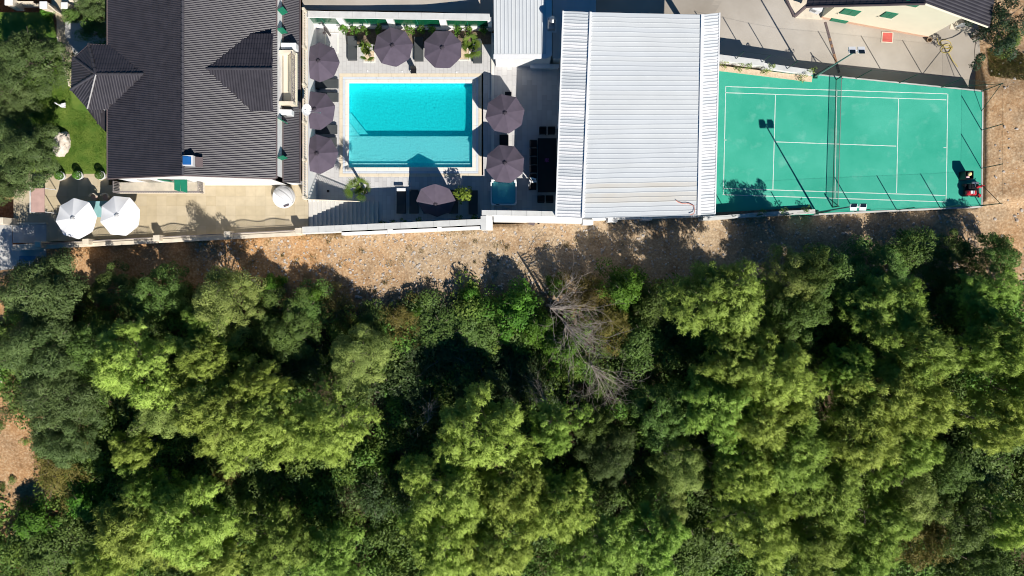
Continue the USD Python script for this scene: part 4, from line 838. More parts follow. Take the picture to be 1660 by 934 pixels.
# the parasol tipped towards the sun between the south loungers
tp_ = parasol(1.62, .25, parasol_grey, 'tilted_parasol', 'grey parasol tipped steeply over the loungers by the south wall', rise=.5)
c = P(706, 327, ZD + 1.9); tp_.x.GetPrim().GetAttribute('xformOp:translate').Set((float(c[0]), float(c[1] + .25), ZD + 1.32))
tp_.x.AddRotateXOp().Set(38.0)
p0 = np.array([c[0], c[1] + .3, ZD])
one('parasol_stand', cat([tube([p0, p0 + [0, 0, 1.4]], .03, 8), lathe([(0, 0), (.3, 0), (.3, .05), (.06, .09), (0, .1)], 18, p0)]), steel, 'pole and foot under the tipped grey parasol', 'parasol stand')
wp = None
for (px, py), rz, lab in (((119, 354), .12, 'white parasol at the terrace end with leaf shadows on it'), ((190.5, 349.5), .3, 'white parasol beside the teal terrace table')):
    c = P(px, py, 2.6); c[2] = 0
    if wp is None:
        wp = parasol(1.62, 2.2, parasol_white, 'white_parasol', lab, hub=hub_w); wp.x.GetPrim().GetAttribute('xformOp:translate').Set(tuple(map(float, c))); wp.x.AddRotateZOp().Set(math.degrees(rz)); wp.prim.SetCustomDataByKey('group', 'white parasols on the terrace')
    else: copy_of(wp, c, rz, lab)

# ------------------------------------------------------------------ loungers, tables, chairs
def lounger(label):
    T = Thing('sun_lounger', label, 'sun lounger', group='grey sun loungers on the pool deck')
    T.part('frame', cat([obox((s * .36, 0, .26), (.05, 2.0, .06)) for s in (-1, 1)] + [obox((0, s * .98, .26), (.72, .05, .06)) for s in (-1, 1)]), black_plastic, local=True)
    for sx in (-1, 1):
        for sy in (-1, 1): T.part('leg', obox((sx * .34, sy * .88, .12), (.05, .05, .24)), black_plastic, local=True)
    T.part('seat_cushion', cbox((0, -.32, .34), (.76, 1.32, .1), .03), fabric_grey, local=True)
    T.part('backrest_cushion', obox((0, .66, .42), (.76, .7, .1), rx=.22), fabric_grey, local=True)
    return T
lo = None
LS = [((571, 78.5), 0, 'lounger beside the shower and left palm under the green wall'), ((624, 80), 0, 'left lounger of the pair below the parasol by the left palm'), ((650, 80), 0, 'right lounger of the pair below the parasol by the left palm'), ((679, 80), 0, 'lounger showing between the two parasols north of the pool'), ((733, 81), 0, 'lounger mostly hidden under the parasol by the right palm'), ((774, 83), 0, 'sunlit lounger behind the right palm'),
      ((529, 135.5), 90, 'upper lounger below the top corner parasol west of the pool'), ((529, 157.5), 90, 'lounger just above the satellite dish parasol'), ((527, 209.5), 90, 'lounger between the dish parasol and the lowest west parasol'), ((526, 230), 90, 'lounger tucked under the lowest west parasol'),
      ((650.5, 327), 180, 'leftmost shaded lounger with a pale towel by the south wall'), ((671, 327), 180, 'second shaded lounger from the stairs by the south wall'), ((694, 327), 180, 'shaded lounger left under the tipped parasol'), ((735, 327), 180, 'shaded lounger right under the tipped parasol'), ((767, 328), 180, 'shaded lounger right of the leafy potted palm')]
for (px, py), r, lab in LS:
    c = P(px, py, ZD + .35); c[2] = ZD
    lab = 'grey ' + lab
    if lo is None: lo = lounger(lab); lo.x.GetPrim().GetAttribute('xformOp:translate').Set(tuple(map(float, c)))
    else: copy_of(lo, c, math.radians(r), lab)
c = P(650.5, 307.5, ZD + .47); T_ = one('folded_towel', cbox((c[0], c[1] , ZD + .56), (.74, .26, .08), .02), towel_white, 'pale folded towel on the leftmost south lounger', 'towel')
# dining set
c = P(887, 268, ZR + .75)
T = Thing('dining_table', 'long dark dining table in the shade beside the pavilion', 'dining table', base=(c[0], c[1], ZR))
T.part('top', cbox((0, 0, .74), (1.55, 4.5, .05), .01), wicker, local=True)
for sx in (-1, 1):
    for sy in (-1, 1): T.part('leg', obox((sx * .6, sy * 2.0, .36), (.09, .09, .72)), wicker, local=True)
tc = c
def chair(label):
    T = Thing('dining_chair', label, 'dining chair', group='dark wicker chairs round the dining table')
    T.part('seat', cbox((0, 0, .42), (.56, .56, .1), .03), wicker, local=True); T.part('backrest', obox((0, .29, .68), (.56, .07, .62), rx=.12), wicker, local=True)
    for s in (-1, 1): T.part('armrest', obox((s * .28, .02, .62), (.06, .54, .05)), wicker, local=True)
    for sx in (-1, 1):
        for sy in (-1, 1): T.part('leg', obox((sx * .24, sy * .24, .19), (.06, .06, .38)), wicker, local=True)
    return T
ch = None
CS = [((880, 212), 0, 'left chair at the pool end of the dining table, farthest from the wall'), ((894, 212), 0, 'chair at the north end of the dining table nearest the white roof')] + \
     [((865.5, y), 90, f'{w_} chair from the top along the west side of the dining table') for y, w_ in zip((233, 246.5, 260.5, 274), ('first', 'second', 'third', 'fourth'))] + [((865, 288), 90, 'chair with white towels over it beside the dining table'), ((864, 302), 90, 'last chair on the west side below the towels'), ((877, 322), 180, 'left chair at the south end of the dining table'), ((891, 322), 180, 'right chair at the south end of the dining table')]
CS[0] = (CS[0][0], CS[0][1], 'left chair at the north end of the dining table')
for (px, py), r, lab in CS:
    c = P(px, py, ZR + .6); c[2] = ZR; lab = 'dark wicker ' + lab
    if ch is None: ch = chair(lab); ch.x.GetPrim().GetAttribute('xformOp:translate').Set(tuple(map(float, c)))
    else: copy_of(ch, c, math.radians(r), lab)
c = P(864, 292, ZR + 1.0)
one('white_towel', cat([obox(c + [0.02, .12, -.02], (.5, .14, .03), rz=-.25), obox(c + [.1, -.12, -.03], (.42, .16, .03), rz=.1), obox(c + [-.26, -.3, -.1], (.14, .42, .03), rz=-.15), obox(c + [-.18, .05, -.05], (.12, .3, .03), rz=-.6)]), towel_white, 'crumpled white towels hung over a dining chair', 'towel')
c = P(886, 260, ZR + .9); rng = np.random.default_rng(3)
T = Thing('flower_bowl', 'small purple flowers in a dark bowl on the dining table', 'flowers', base=(c[0], c[1], ZR + .765))
T.part('bowl', lathe([(0, 0), (.1, 0), (.15, .12), (.13, .12), (0, .04)], 14), black_plastic, local=True)
T.part('flower', cat([obox(rng.uniform([-.16, -.16, .12], [.16, .16, .3]), (.07, .07, .03), *rng.uniform(-1, 1, 3)) for _ in range(30)]), M('purple_petal', (0.22, 0.05, 0.2)), local=True, kind='stuff')
# hot tub
c = P(816.5, 312, ZR + .8)
T = Thing('hot_tub', 'square hot tub with white rim and teal water', 'hot tub', base=(c[0], c[1], ZR))
def rrect(w, h, r, n=5): return Polygon([(sx * (w / 2 - r) + r * math.cos(a), sy * (h / 2 - r) + r * math.sin(a)) for sx, sy, a0 in ((1, 1, 0), (-1, 1, math.pi / 2), (-1, -1, math.pi), (1, -1, 1.5 * math.pi)) for a in np.linspace(a0, a0 + math.pi / 2, n)])
T.part('rim', prism(rrect(2.16, 2.1, .22).difference(rrect(1.96, 1.9, .2)), .1, .82), white_metal, local=True)
T.part('cabinet', prism(rrect(2.1, 2.04, .2).difference(rrect(1.98, 1.92, .2)), 0, .1), black_plastic, local=True)
teal = M('tub_shell', (0.6, 0.82, 0.83), (0.72, 0.88, 0.88), rough=.4, scale=2.5)
T.part('shell', cat([prism(rrect(1.96, 1.9, .2), .0, .14), bx(-.95, -.5, -.9, .9, .14, .42), bx(.5, .95, -.9, .9, .14, .42), bx(-.5, .5, -.9, -.5, .14, .42), lathe([(0, .14), (.3, .14), (.25, .2), (0, .22)], 16)]), teal, local=True)
tubw = usdkit.material(stage, '/World/Looks/tub_water', {'geo': ('geometry', {}), 'n': ('noise_texture', {'scale': 5.0, 'detail': 4.0}), 'b': ('bump', {'strength': 0.4, 'distance': 0.03}), 'f': ('fresnel', {'IOR': 1.33}), 't': ('transparent_bsdf', {'color': (0.72, 0.97, 0.98)}), 'g': ('glossy_bsdf', {'roughness': 0.05}), 'm': ('mix_closure', {})},
    [('geo.position', 'n.vector'), ('n.fac', 'b.height'), ('b.normal', 'g.normal'), ('b.normal', 'f.normal'), ('f.fac', 'm.fac'), ('t.BSDF', 'm.closure1'), ('g.BSDF', 'm.closure2')], surface='m.closure')
T.part('water', prism(rrect(1.95, 1.89, .2), .66, .7), tubw, local=True)
for k, (x, y) in enumerate(((-.95, 1.0), (.95, 1.0))): T.part('headrest', cbox((x, y - .06, .86), (.2, .28, .1), .03), white_metal, local=True)
T.part('control_panel', cbox((-.5, -1.0, .83), (.3, .06, .03), .005), black_plastic, local=True)
c = P(844, 281, ZR + 1.0); one('handrail', tube([P(846, 278, ZR + 1.0), P(853, 286, ZR + 1.0), P(853, 286, ZR + .1)], .04, 6), white_metal, 'short white handrail beside the hot tub', 'handrail')
c = P(817, 228, ZR + .5); T = Thing('grey_box', 'dark storage box between the two parasols east of the pool', 'storage box', base=(c[0], c[1], ZR)); T.part('body', cbox((0, 0, .22), (.72, .95, .44), .02), black_plastic, local=True); T.part('lid', cbox((0, 0, .47), (.76, .99, .06), .02), wicker, local=True)
c = P(824, 152, ZR + .5); T = Thing('speaker_box', 'small dark box peeping from behind the upper east parasol', 'box', base=(c[0], c[1], ZR)); T.part('body', cbox((0, 0, .3), (.55, .3, .6), .02), black_plastic, local=True); T.part('panel', obox((0, -.16, .3), (.45, .02, .5)), wicker, local=True)
T = Thing('side_table', 'dark slatted side table beneath the satellite dish parasol', 'side table', base=P(513, 141, ZD) * [1, 1, 1]); T.part('top', cbox((0, 0, .42), (.62, .62, .05), .01), wicker, local=True)
for sx in (-1, 1):
    for sy in (-1, 1): T.part('leg', obox((sx * .26, sy * .26, .2), (.06, .06, .4)), black_plastic, local=True)
c = P(670, 114, ZD + .6); T = Thing('poolside_chair', 'small dark folding chair at the north edge of the pool', 'chair', base=(c[0], c[1], ZD))
T.part('seat', cbox((0, 0, .42), (.46, .44, .04), .01), black_plastic, local=True); T.part('backrest', obox((0, .22, .72), (.46, .04, .5), rx=-.2), wicker, local=True)
for sx in (-1, 1):
    for sy in (-1, 1): T.part('leg', obox((sx * .2, sy * .18, .2), (.04, .04, .42)), steel, local=True)
# shower
c = P(538, 70, ZD); T = Thing('shower', 'outdoor shower post on a square white tray by the green wall', 'shower', base=(c[0], c[1], ZD))
T.part('tray', prism(rrect(1.15, 1.7, .05), .0, .06), coping_white, local=True); T.part('tray_floor', prism(rrect(.95, 1.5, .03), .055, .066), deck_b, local=True)
T.part('post', obox((-.12, .62, 1.1), (.14, .14, 2.2)), iron_dark, local=True); T.part('shower_head', cat([tube([(-.12, .62, 2.15), (-.12, .25, 2.2)], .03, 6), lathe([(0, 2.16), (.13, 2.16), (.13, 2.19), (0, 2.22)], 14, (-.12, .22, 0))]), iron_dark, local=True)
T.part('drain', lathe([(0, .066), (.06, .066), (.06, .072), (0, .074)], 10, (0, -.3, 0)), steel, local=True)
for k, (x, y, z_, l) in enumerate(((596, 115, ZD, 'small white spot lamp set in the deck left of the poolside chair'), (652, 116, ZD, 'small white spot lamp set in the deck by the poolside chair'), (740, 117, ZD, 'small white spot lamp in the deck at the pool end near the right palm'), (532, 310, ZD, 'small dark drain grille in the shaded deck by the stairs'))):
    q_ = P(x, y, z_); one('deck_drain' if k == 3 else 'spot_lamp', lathe([(0, .03), (.06, .03), (.07, 0)], 12, q_) if k < 3 else cbox(q_ + [0, 0, .01], (.2, .2, .03), .005), towel_white if k < 3 else black_plastic, l, 'drain' if k == 3 else 'lamp')
for k, (x, y, l) in enumerate(((599, 91, 'small square bed edge with gravel round the left palm'), (753, 88, 'square gravel bed round the right palm'))):
    q_ = P(x, y, ZD); T = Thing('palm_bed', l, 'planting bed', base=q_); T.part('kerb', prism(rrect(1.0, 1.1, .03).difference(rrect(.8, .9, .02)), 0, .06), coping_white, local=True); T.part('gravel', prism(rrect(.81, .91, .02), -.02, .03), gravel_bed, local=True)

# ------------------------------------------------------------------ terrace furniture and garden things
c = P(153, 339, .74); T = Thing('terrace_table', 'teal topped dining table under the white parasols', 'table', base=(c[0], c[1], 0))
T.part('top', cbox((.25, 0, .72), (1.7, 1.3, .05), .02), M('teal_top', (0.22, 0.42, 0.43), rough=.4), local=True)
for sx in (-1, 1):
    for sy in (-1, 1): T.part('leg', obox((.25 + sx * .7, sy * .5, .35), (.07, .07, .7)), iron_dark, local=True)
def rchair(label):
    T = Thing('terrace_chair', label, 'chair', group='round backed chairs at the teal table')
    T.part('seat', lathe([(0, .4), (.24, .4), (.25, .44), (0, .46)], 18), M('chair_pad', (0.5, 0.33, 0.26)), local=True)
    a = np.linspace(.2, math.pi - .2, 12); T.part('backrest', cat([tube([(.3 * math.cos(q), .3 * math.sin(q), z) for q in a], .035, 6) for z in (.5, .58, .66, .74)]), cream_stone, local=True)
    for q in range(4): T.part('leg', tube([(.17 * math.cos(q * 1.57 + .78), .17 * math.sin(q * 1.57 + .78), .42), (.21 * math.cos(q * 1.57 + .78), .21 * math.sin(q * 1.57 + .78), 0)], .02, 5), iron_dark, local=True)
    return T
r1 = rchair('round backed chair with pink pad above the teal table'); q_ = P(152, 320, .5); r1.prim.GetAttribute('xformOp:translate').Set((float(q_[0]), float(q_[1]), 0.0))
q_ = P(171, 320, .5); copy_of(r1, (q_[0], q_[1], 0), -.3, 'round backed chair in the parasol shadow behind the teal table')
c = P(458, 319, .6); T = Thing('daybed', 'round white daybed with a folding half canopy on the terrace', 'daybed', base=(c[0], c[1], 0))
T.part('base', lathe([(0, .05), (.88, .05), (.9, .1), (.9, .32), (0, .32)], 32), white_metal, local=True)
T.part('mattress', lathe([(0, .48), (.8, .48), (.86, .44), (.87, .33), (0, .32)], 32), white_metal, local=True, smooth=40)
canopy_cloth = M('daybed_canopy', (0.58, 0.58, 0.58), var=.04, rough=.9)
def dome(a0, a1, R=.93):
    v, f = [], []; n, mm = 8, 18
    for i in range(n + 1):
        el = a0 + (a1 - a0) * i / n
        for j in range(mm + 1):
            az = math.pi * j / mm; x = R * math.cos(az); s = R * math.sin(az)
            v.append((x, s * math.cos(el), .42 + s * math.sin(el) * .85 + .03 * math.sin(i * 2.6)))
    for i in range(n):
        for j in range(mm): a = i * (mm + 1) + j; f += [[a, a + 1, a + mm + 2], [a, a + mm + 2, a + mm + 1]]
    v = np.array(v); v2 = v * [.985, .985, .98] + [0, 0, .004]; K = len(v); f = np.array(f)
    v, f = np.vstack([v, v2]), np.vstack([f, f[:, ::-1] + K])
    ca, sa = math.cos(-.6), math.sin(-.6); return v @ np.array([[ca, sa, 0], [-sa, ca, 0], [0, 0, 1]]), f
for k in range(3): T.part('canopy_section', dome(.05 + .55 * k, .05 + .55 * (k + 1) - .02, .93 - .03 * k), canopy_cloth, local=True, smooth=True)
T.part('cushion', obox((.3, -.72, .52), (.45, .1, .1), rz=.35), M('dark_cushion', (0.12, 0.09, 0.1)), local=True)
c = P(65, 325, 1.2); T = Thing('pink_canopy', 'faded pink rectangular canopy on thin pale poles by the garden steps', 'canopy', base=(c[0], c[1], 0))
T.part('cloth', cbox((0, 0, 1.5), (1.05, 1.9, .05), .01), M('pink_cloth', (0.47, 0.31, 0.27), rough=.9), local=True)
for sx in (-1, 1):
    for sy in (-1, 1): T.part('pole', tube([(sx * .6, sy * .95, 0), (sx * .58, sy * .93, 1.5)], .03, 6), white_metal, local=True)
T.part('top_bar', tube([(-.6, -1.0, 1.52), (-.6, 1.0, 1.52)], .035, 6), white_metal, local=True)
def rock(seed, r, sc, mat=boulder_mat):
    m = trimesh.creation.icosphere(4, r); v = np.asarray(m.vertices); n = meshkit.fbm(v * 1.6 / r + seed * 7, 4, seed) - .5; n2 = np.abs(meshkit.fbm(v * 4 / r + seed, 3, seed + 4) - .5)
    v = v * (1 + .75 * n - .5 * n2)[:, None] * sc; return v, np.asarray(m.faces)
v, f = rock(3, .85, (.75, 1.25, .8)); c = P(98, 233, .5); R = trimesh.transformations.rotation_matrix(-.3, [0, 0, 1])[:3, :3]
one('boulder', (v @ R.T + [c[0], c[1], .3], f), boulder_mat, 'large pale rough boulder on the lawn beside the olive tree', 'boulder', smooth=30)
v, f = rock(9, .6, (1, 1, .8)); c = P(1, 610, -2); one('boulder', (v + [c[0], c[1], earth_z(c[0], c[1]) + .2], f), boulder_mat, 'round beige boulder at the left edge below the wood trees', 'boulder', smooth=30)
c = P(101, 171, .3); T = Thing('swan_statue', 'small white bird shaped ornament standing on the lawn', 'statue', base=(c[0], c[1], .05))
m = trimesh.creation.icosphere(2, .2); T.part('body', (np.asarray(m.vertices) * [1.3, .8, .9] + [0, 0, .2], np.asarray(m.faces)), towel_white, local=True, smooth=True)
T.part('neck', tube([(-.18, 0, .3), (-.28, .05, .5), (-.24, .08, .7), (-.34, .12, .74)], [.07, .05, .045, .03], 7), towel_white, local=True); T.part('wing', obox((.12, -.12, .28), (.3, .08, .16), ry=.3, rz=-.3), towel_white, local=True); T.part('wing', obox((.12, .12, .28), (.3, .08, .16), ry=.3, rz=.3), towel_white, local=True)
# mower and bin on the court
c = P(1577, 308, .6); T = Thing('garden_tractor', 'red ride-on garden machine with black seat in the court corner', 'garden tractor', base=(c[0], c[1], 0))
redm = M('red_paint', (0.42, 0.02, 0.03), rough=.35, spec=.6)
T.part('chassis', cbox((0, .05, .32), (1.1, .7, .2), .04), black_plastic, local=True)
T.part('hood', cbox((-.12, -.22, .6), (.82, .42, .36), .1), redm, local=True); T.part('decal', cbox((-.12, -.2, .79), (.3, .24, .02), .005), towel_white, local=True)
T.part('seat', cbox((-.1, .3, .62), (.5, .42, .12), .05), black_plastic, local=True); T.part('roll_frame', cat([tube([(-.35, .5, .4), (-.3, .52, 1.0), (.25, .52, 1.0), (.3, .5, .4)], .035, 6), obox((-.02, .52, 1.0), (.5, .16, .04)), obox((-.02, .36, .98), (.06, .3, .04))]), steel, local=True)
T.part('tiller_guard', cbox((.62, .28, .4), (.5, .2, .25), .06, rz=.2), redm, local=True); T.part('tiller_guard', cbox((.62, -.42, .35), (.34, .3, .22), .06, rz=-.5), redm, local=True); T.part('blade_shaft', tube([(.62, -.5, .25), (.62, .45, .25)], .1, 8), iron_dark, local=True)
T.part('handle', tube([(.5, .32, .5), (.95, .36, .62)], .03, 6), redm, local=True)
for sx, sy, r in ((-.42, -.42, .24), (-.42, .42, .24), (.3, -.42, .3), (.3, .44, .3)):
    w_ = lathe([(.05, -.08), (r, -.08), (r, .08), (.05, .08)], 18); R = trimesh.transformations.rotation_matrix(math.pi / 2, [1, 0, 0])[:3, :3]
    T.part('wheel', (w_[0] @ R.T + [sx, sy, r], w_[1]), black_plastic, local=True)
c = P(1570, 284, .8); T = Thing('open_crate', 'tall black open bin holding yellow and pink things on the court', 'bin', base=(c[0], c[1], 0))
T.part('sides', prism(rrect(.66, .68, .08).difference(rrect(.56, .58, .06)), 0, .95), black_plastic, local=True); T.part('bottom', prism(rrect(.6, .6, .06), .05, .1), black_plastic, local=True)
one('yellow_ball', (np.asarray(trimesh.creation.icosphere(3, .17).vertices) * [1, 1, .9] + [c[0] + .06, c[1] + .1, .86], np.asarray(trimesh.creation.icosphere(3, .17).faces)), M('yellow_thing', (0.72, 0.5, 0.12), (0.8, 0.68, 0.4), scale=8), 'yellow round object inside the black bin', 'ball', smooth=True)
one('pink_cloth', (np.asarray(trimesh.creation.icosphere(2, .13).vertices) * [1.3, .9, .6] + [c[0] - .1, c[1] - .17, .84], np.asarray(trimesh.creation.icosphere(2, .13).faces)), M('pink_thing', (0.65, 0.28, 0.32), (0.7, 0.6, 0.6), scale=9), 'pink crumpled bundle inside the black bin', 'bundle', smooth=True)

# ------------------------------------------------------------------ plants
def unit(v): return v / (np.linalg.norm(v, axis=-1, keepdims=True) + 1e-9)
def blades(c, n, L, Wd, rng, spread=.8):
    """needle blades: one thin triangle each, standing out along n"""
    d = unit(n + rng.normal(0, spread, n.shape)); s = unit(np.cross(d, rng.normal(0, 1, n.shape)))
    s = np.where(np.sum(np.cross(s, d) * n, 1, keepdims=True) < 0, -s, s)                        # the lit side faces out of the tuft
    L = L * rng.uniform(.6, 1.3, (len(c), 1)); v = np.stack([c - s * Wd, c + s * Wd, c + d * L], 1).reshape(-1, 3)
    return v, np.arange(len(v)).reshape(-1, 3), np.repeat(unit(n + rng.normal(0, .22, n.shape)), 3, 0)
def leaves(c, n, L, Wd, rng, tilt=.7):
    """broad leaves: a diamond of two triangles, facing roughly along n"""
    m = unit(n + rng.normal(0, tilt, n.shape)); m = np.where(np.sum(m * n, 1, keepdims=True) < 0, -m, m); d = unit(np.cross(m, rng.normal(0, 1, n.shape))); s = np.cross(m, d)
    L = L * rng.uniform(.6, 1.35, (len(c), 1)); w = Wd * rng.uniform(.7, 1.2, (len(c), 1))
    v = np.stack([c - d * L / 2, c + s * w / 2, c + d * L / 2 + m * L * .08, c - s * w / 2], 1).reshape(-1, 3)
    i = np.arange(len(c))[:, None] * 4; sg = np.sign(np.sum(np.cross(s, d) * m, 1))               # winding follows the leaf's upper side
    f = np.concatenate([i + [0, 1, 2], i + [0, 2, 3]]); f = np.where(np.tile(sg, 2)[:, None] > 0, f, f[:, ::-1])
    return v, f, np.repeat(unit(m + n), 4, 0)
def lcat(V):
    v, f = cat(V); return v, f, np.vstack([q[2] for q in V])
def clump_centres(rng, R, H0, H1, n, lobes, flat=1.7, inner=.35, jit=.13):
    """clump centres over a ragged dome"""
    ph = rng.uniform(0, 6.28, 6); am = rng.uniform(.05, .2, 6) * lobes
    u = np.sqrt(rng.uniform(0.02, 1, n)); a = np.arange(n) * 2.39996 + rng.uniform(0, .6, n)
    rad = 1 + sum(am[k] * np.sin((k + 1) * a + ph[k]) for k in range(6))
    r = R * u * rad
    z = H0 + (H1 - H0) * np.clip(1 - u ** flat, 0, 1) + rng.normal(0, (H1 - H0) * jit, n)
    low = rng.random(n) < inner; z[low] -= (H1 - H0) * rng.uniform(.15, .5, low.sum())
    return np.column_stack([r * np.cos(a), r * np.sin(a), z])
def wood(rng, tips, H, r0, H0, lean=.25):
    top = np.array([rng.normal(0, lean), rng.normal(0, lean), H * .86]); mid = top * .5 + [rng.normal(0, lean), rng.normal(0, lean), 0]
    ts = np.linspace(0, 1, 8)[:, None]; tr = (1 - ts) ** 2 * 0 + 2 * ts * (1 - ts) * mid + ts ** 2 * top
    ms = [tube(tr, np.linspace(r0, r0 * .25, 8), 7)]
    for p in tips:
        k = np.clip((p[2] - 1.0 - np.hypot(p[0], p[1]) * .35) / top[2], .15, .97); b = 2 * k * (1 - k) * mid + k * k * top
        m = (b + p) / 2 + [0, 0, -.12 * np.linalg.norm(p - b)]; q = np.linspace(0, 1, 5)[:, None]
        ms.append(tube((1 - q) ** 2 * b + 2 * q * (1 - q) * m + q * q * p, np.linspace(r0 * .36 * (1 - k * .5), .018, 5), 5, cap=False))
    for p in tips[:14]:                                                                          # a few bare twigs stand out of the foliage
        d = unit(np.array([p[0], p[1], 0]) + rng.normal(0, .6, 3) + [0, 0, .5]); ms.append(tube([p, p + d * .5 + rng.normal(0, .08, 3), p + d * .95], [.022, .016, .008], 4, cap=False))
    return cat(ms)
def crown_pine(seed, R=4.0, H=8.0):
    rng = np.random.default_rng(seed); C = clump_centres(rng, R * .92, H * .64, H * .93, 120, 1.25, 2.2, .28, .09); V = []
    for c in C:
        rc = rng.uniform(.32, .8); k = 15
        t = unit(rng.normal(0, 1, (k, 3)) + [0, 0, .55]); tc = c + t * rc * [1, 1, .55]          # tufts on the clump
        m = 28; cc = np.repeat(tc, m, 0); nn = unit(np.repeat(t, m, 0) + [0, 0, .6]); off = (rng.normal(0, .55, cc.shape) + nn * rng.uniform(0, 1.1, (len(cc), 1))) * np.repeat(rng.uniform(.1, .27, (k, 1)), m, 0)
        h_ = rng.random(len(cc)) < .7
        V.append(leaves((cc + off * [1, 1, .75])[h_], unit(off * 1.5 + nn)[h_], .21, .05, rng, .75)); V.append(blades((cc + off * .8)[~h_], nn[~h_], .3, .03, rng, .6))
    return lcat(V), wood(rng, C[rng.choice(len(C), 30, False)], H, .2, H * .5)
def crown_broad(seed, R=3.5, H=6.5, L=.2, Wd=.11, n=62, per=260, fl=1.9, ragged=1.2):
    rng = np.random.default_rng(seed); C = clump_centres(rng, R * .88, H * .5, H * .95, n, ragged, fl, .4); V = []
    for c in C:
        rc = rng.uniform(.45, .95); t = unit(rng.normal(0, 1, (per, 3)) + [0, 0, .4]); rr_ = rc * rng.uniform(.75, 1.08, (per, 1))
        g = meshkit.noise(np.abs(c * 3 + t * 2.2) + 50, seed)[:, None]
        V.append(leaves(c + t * rr_ * (.75 + .5 * g) * [1, 1, .7], unit(t + [0, 0, .5]), L, Wd, rng))
    return lcat(V), wood(rng, C[rng.choice(len(C), 22, False)], H, .15, H * .5)
def crown_cone(seed, R=.8, H=3.5):
    rng = np.random.default_rng(seed); C = clump_centres(rng, R * .85, .3, H * .96, 34, 1.0, .85, .25, .04); V = []
    for c in C: t = unit(rng.normal(0, 1, (160, 3)) + [0, 0, .3]); V.append(leaves(c + t * rng.uniform(.12, .3, (160, 1)), t, .15, .05, rng))
    return lcat(V), tube([(0, 0, 0), (0, 0, H * .9)], [.06, .02], 6)
def dead_tree(seed, spread, H, n=26, droop=.2):
    rng = np.random.default_rng(seed); ms = []; T0 = np.array([0, 0, H * .75]); ms.append(tube([(0, 0, 0), (.1, .05, H * .4), T0], [.13, .1, .05], 7))
    def grow(p, d, L, r, depth):
        q = [p]; dd = d.copy()
        for _ in range(4): dd = unit(dd + rng.normal(0, .17, 3) + [0, 0, -.04]); q.append(q[-1] + dd * L / 4)
        ms.append(tube(q, np.linspace(r, r * .45, 5), 5 if depth == 0 else 4, cap=False))
        if depth < 3:
            for _ in range(rng.integers(3, 5) if depth < 2 else 2):
                k = rng.integers(1, 5); grow(np.array(q[k]), unit(dd + rng.normal(0, .55, 3)), L * rng.uniform(.4, .62), r * .5, depth + 1)
    for i in range(n):
        a = spread[1] + rng.normal(0, spread[2]); e = rng.uniform(-.15, .55); b = T0 * rng.uniform(.55, 1.0)
        grow(b, unit(np.array([math.cos(a), math.sin(a), e])), spread[0] * rng.uniform(.3, .85), .022, 0)
    return cat(ms)
needle_y = leafmat('needle_yellow', (0.28, 0.385, 0.06), (0.55, 0.69, 0.155), trans=.16, rnd=.15, hue=.01)
needle_g = leafmat('needle_green', (0.21, 0.33, 0.05), (0.43, 0.58, 0.125), trans=.16, rnd=.18, hue=.014)
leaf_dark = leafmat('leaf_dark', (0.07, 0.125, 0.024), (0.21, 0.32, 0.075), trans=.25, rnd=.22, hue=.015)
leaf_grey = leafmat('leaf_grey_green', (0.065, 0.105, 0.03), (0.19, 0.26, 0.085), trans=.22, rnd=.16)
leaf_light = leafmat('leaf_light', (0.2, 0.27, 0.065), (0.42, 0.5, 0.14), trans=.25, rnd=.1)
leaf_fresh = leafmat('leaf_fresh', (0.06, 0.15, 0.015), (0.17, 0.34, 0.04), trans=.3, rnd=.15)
leaf_backlit = leafmat('leaf_backlit_tint', (0.018, 0.035, 0.02), (0.06, 0.11, 0.045), trans=.2, rnd=.1)  # leaf colour darkened to imitate a crown seen against the light
leaf_shade_tint = leafmat('leaf_shade_tint', (0.03, 0.055, 0.018), (0.1, 0.16, 0.045), trans=.2, rnd=.2)  # darker shrub leaf: the shade of the hollow is put into the colour
leaf_mid = leafmat('leaf_mid', (0.09, 0.17, 0.025), (0.24, 0.36, 0.07), trans=.25, rnd=.2, hue=.02)
leaf_brown = leafmat('leaf_brownish', (0.12, 0.1, 0.025), (0.27, 0.23, 0.055), trans=.2, rnd=.2)
KINDS = {
 'py': ('pine_tree', [lambda s=s: crown_pine(s) for s in (1, 2, 3)], needle_y, 4.0, 8.0, 'pine tree'),
 'pg': ('pine_tree', [lambda s=s: crown_pine(s) for s in (11, 12, 13)], needle_g, 4.0, 8.0, 'pine tree'),
 'b': ('broadleaf_tree', [lambda s=s: crown_broad(s) for s in (21, 22, 23)], leaf_dark, 3.5, 6.5, 'tree'),
 'o': ('olive_tree', [lambda s=s: crown_broad(s, L=.24, Wd=.07, n=80, per=300, fl=2.2, ragged=.8) for s in (31, 32)], leaf_grey, 3.5, 6.5, 'tree'),
 'l': ('broadleaf_tree', [lambda s=41: crown_broad(s, L=.15, Wd=.09, n=80, per=330, fl=2.6, ragged=.7)], leaf_light, 3.5, 6.5, 'tree'),
 'k': ('broadleaf_tree', [lambda s=91: crown_broad(s, n=44, per=190, ragged=1.5)], leaf_backlit, 3.5, 6.5, 'tree'),
 'f': ('shrub', [lambda s=51: crown_broad(s, 2.0, 3.0, .2, .13, 30, 240)], leaf_fresh, 2.0, 3.0, 'shrub'),
 'd': ('shrub', [lambda s=s: crown_broad(s, 2.0, 3.0, .18, .1, 26, 200, ragged=1.5) for s in (65, 66)], leaf_shade_tint, 2.0, 3.0, 'shrub'),
 's': ('shrub', [lambda s=s: crown_broad(s, 2.0, 3.0, .18, .1, 30, 240) for s in (61, 62)], leaf_dark, 2.0, 3.0, 'shrub'),
 'n': ('shrub', [lambda s=71: crown_broad(s, 2.0, 3.0, .15, .06, 34, 240, ragged=1.6)], leaf_brown, 2.0, 3.0, 'shrub')}
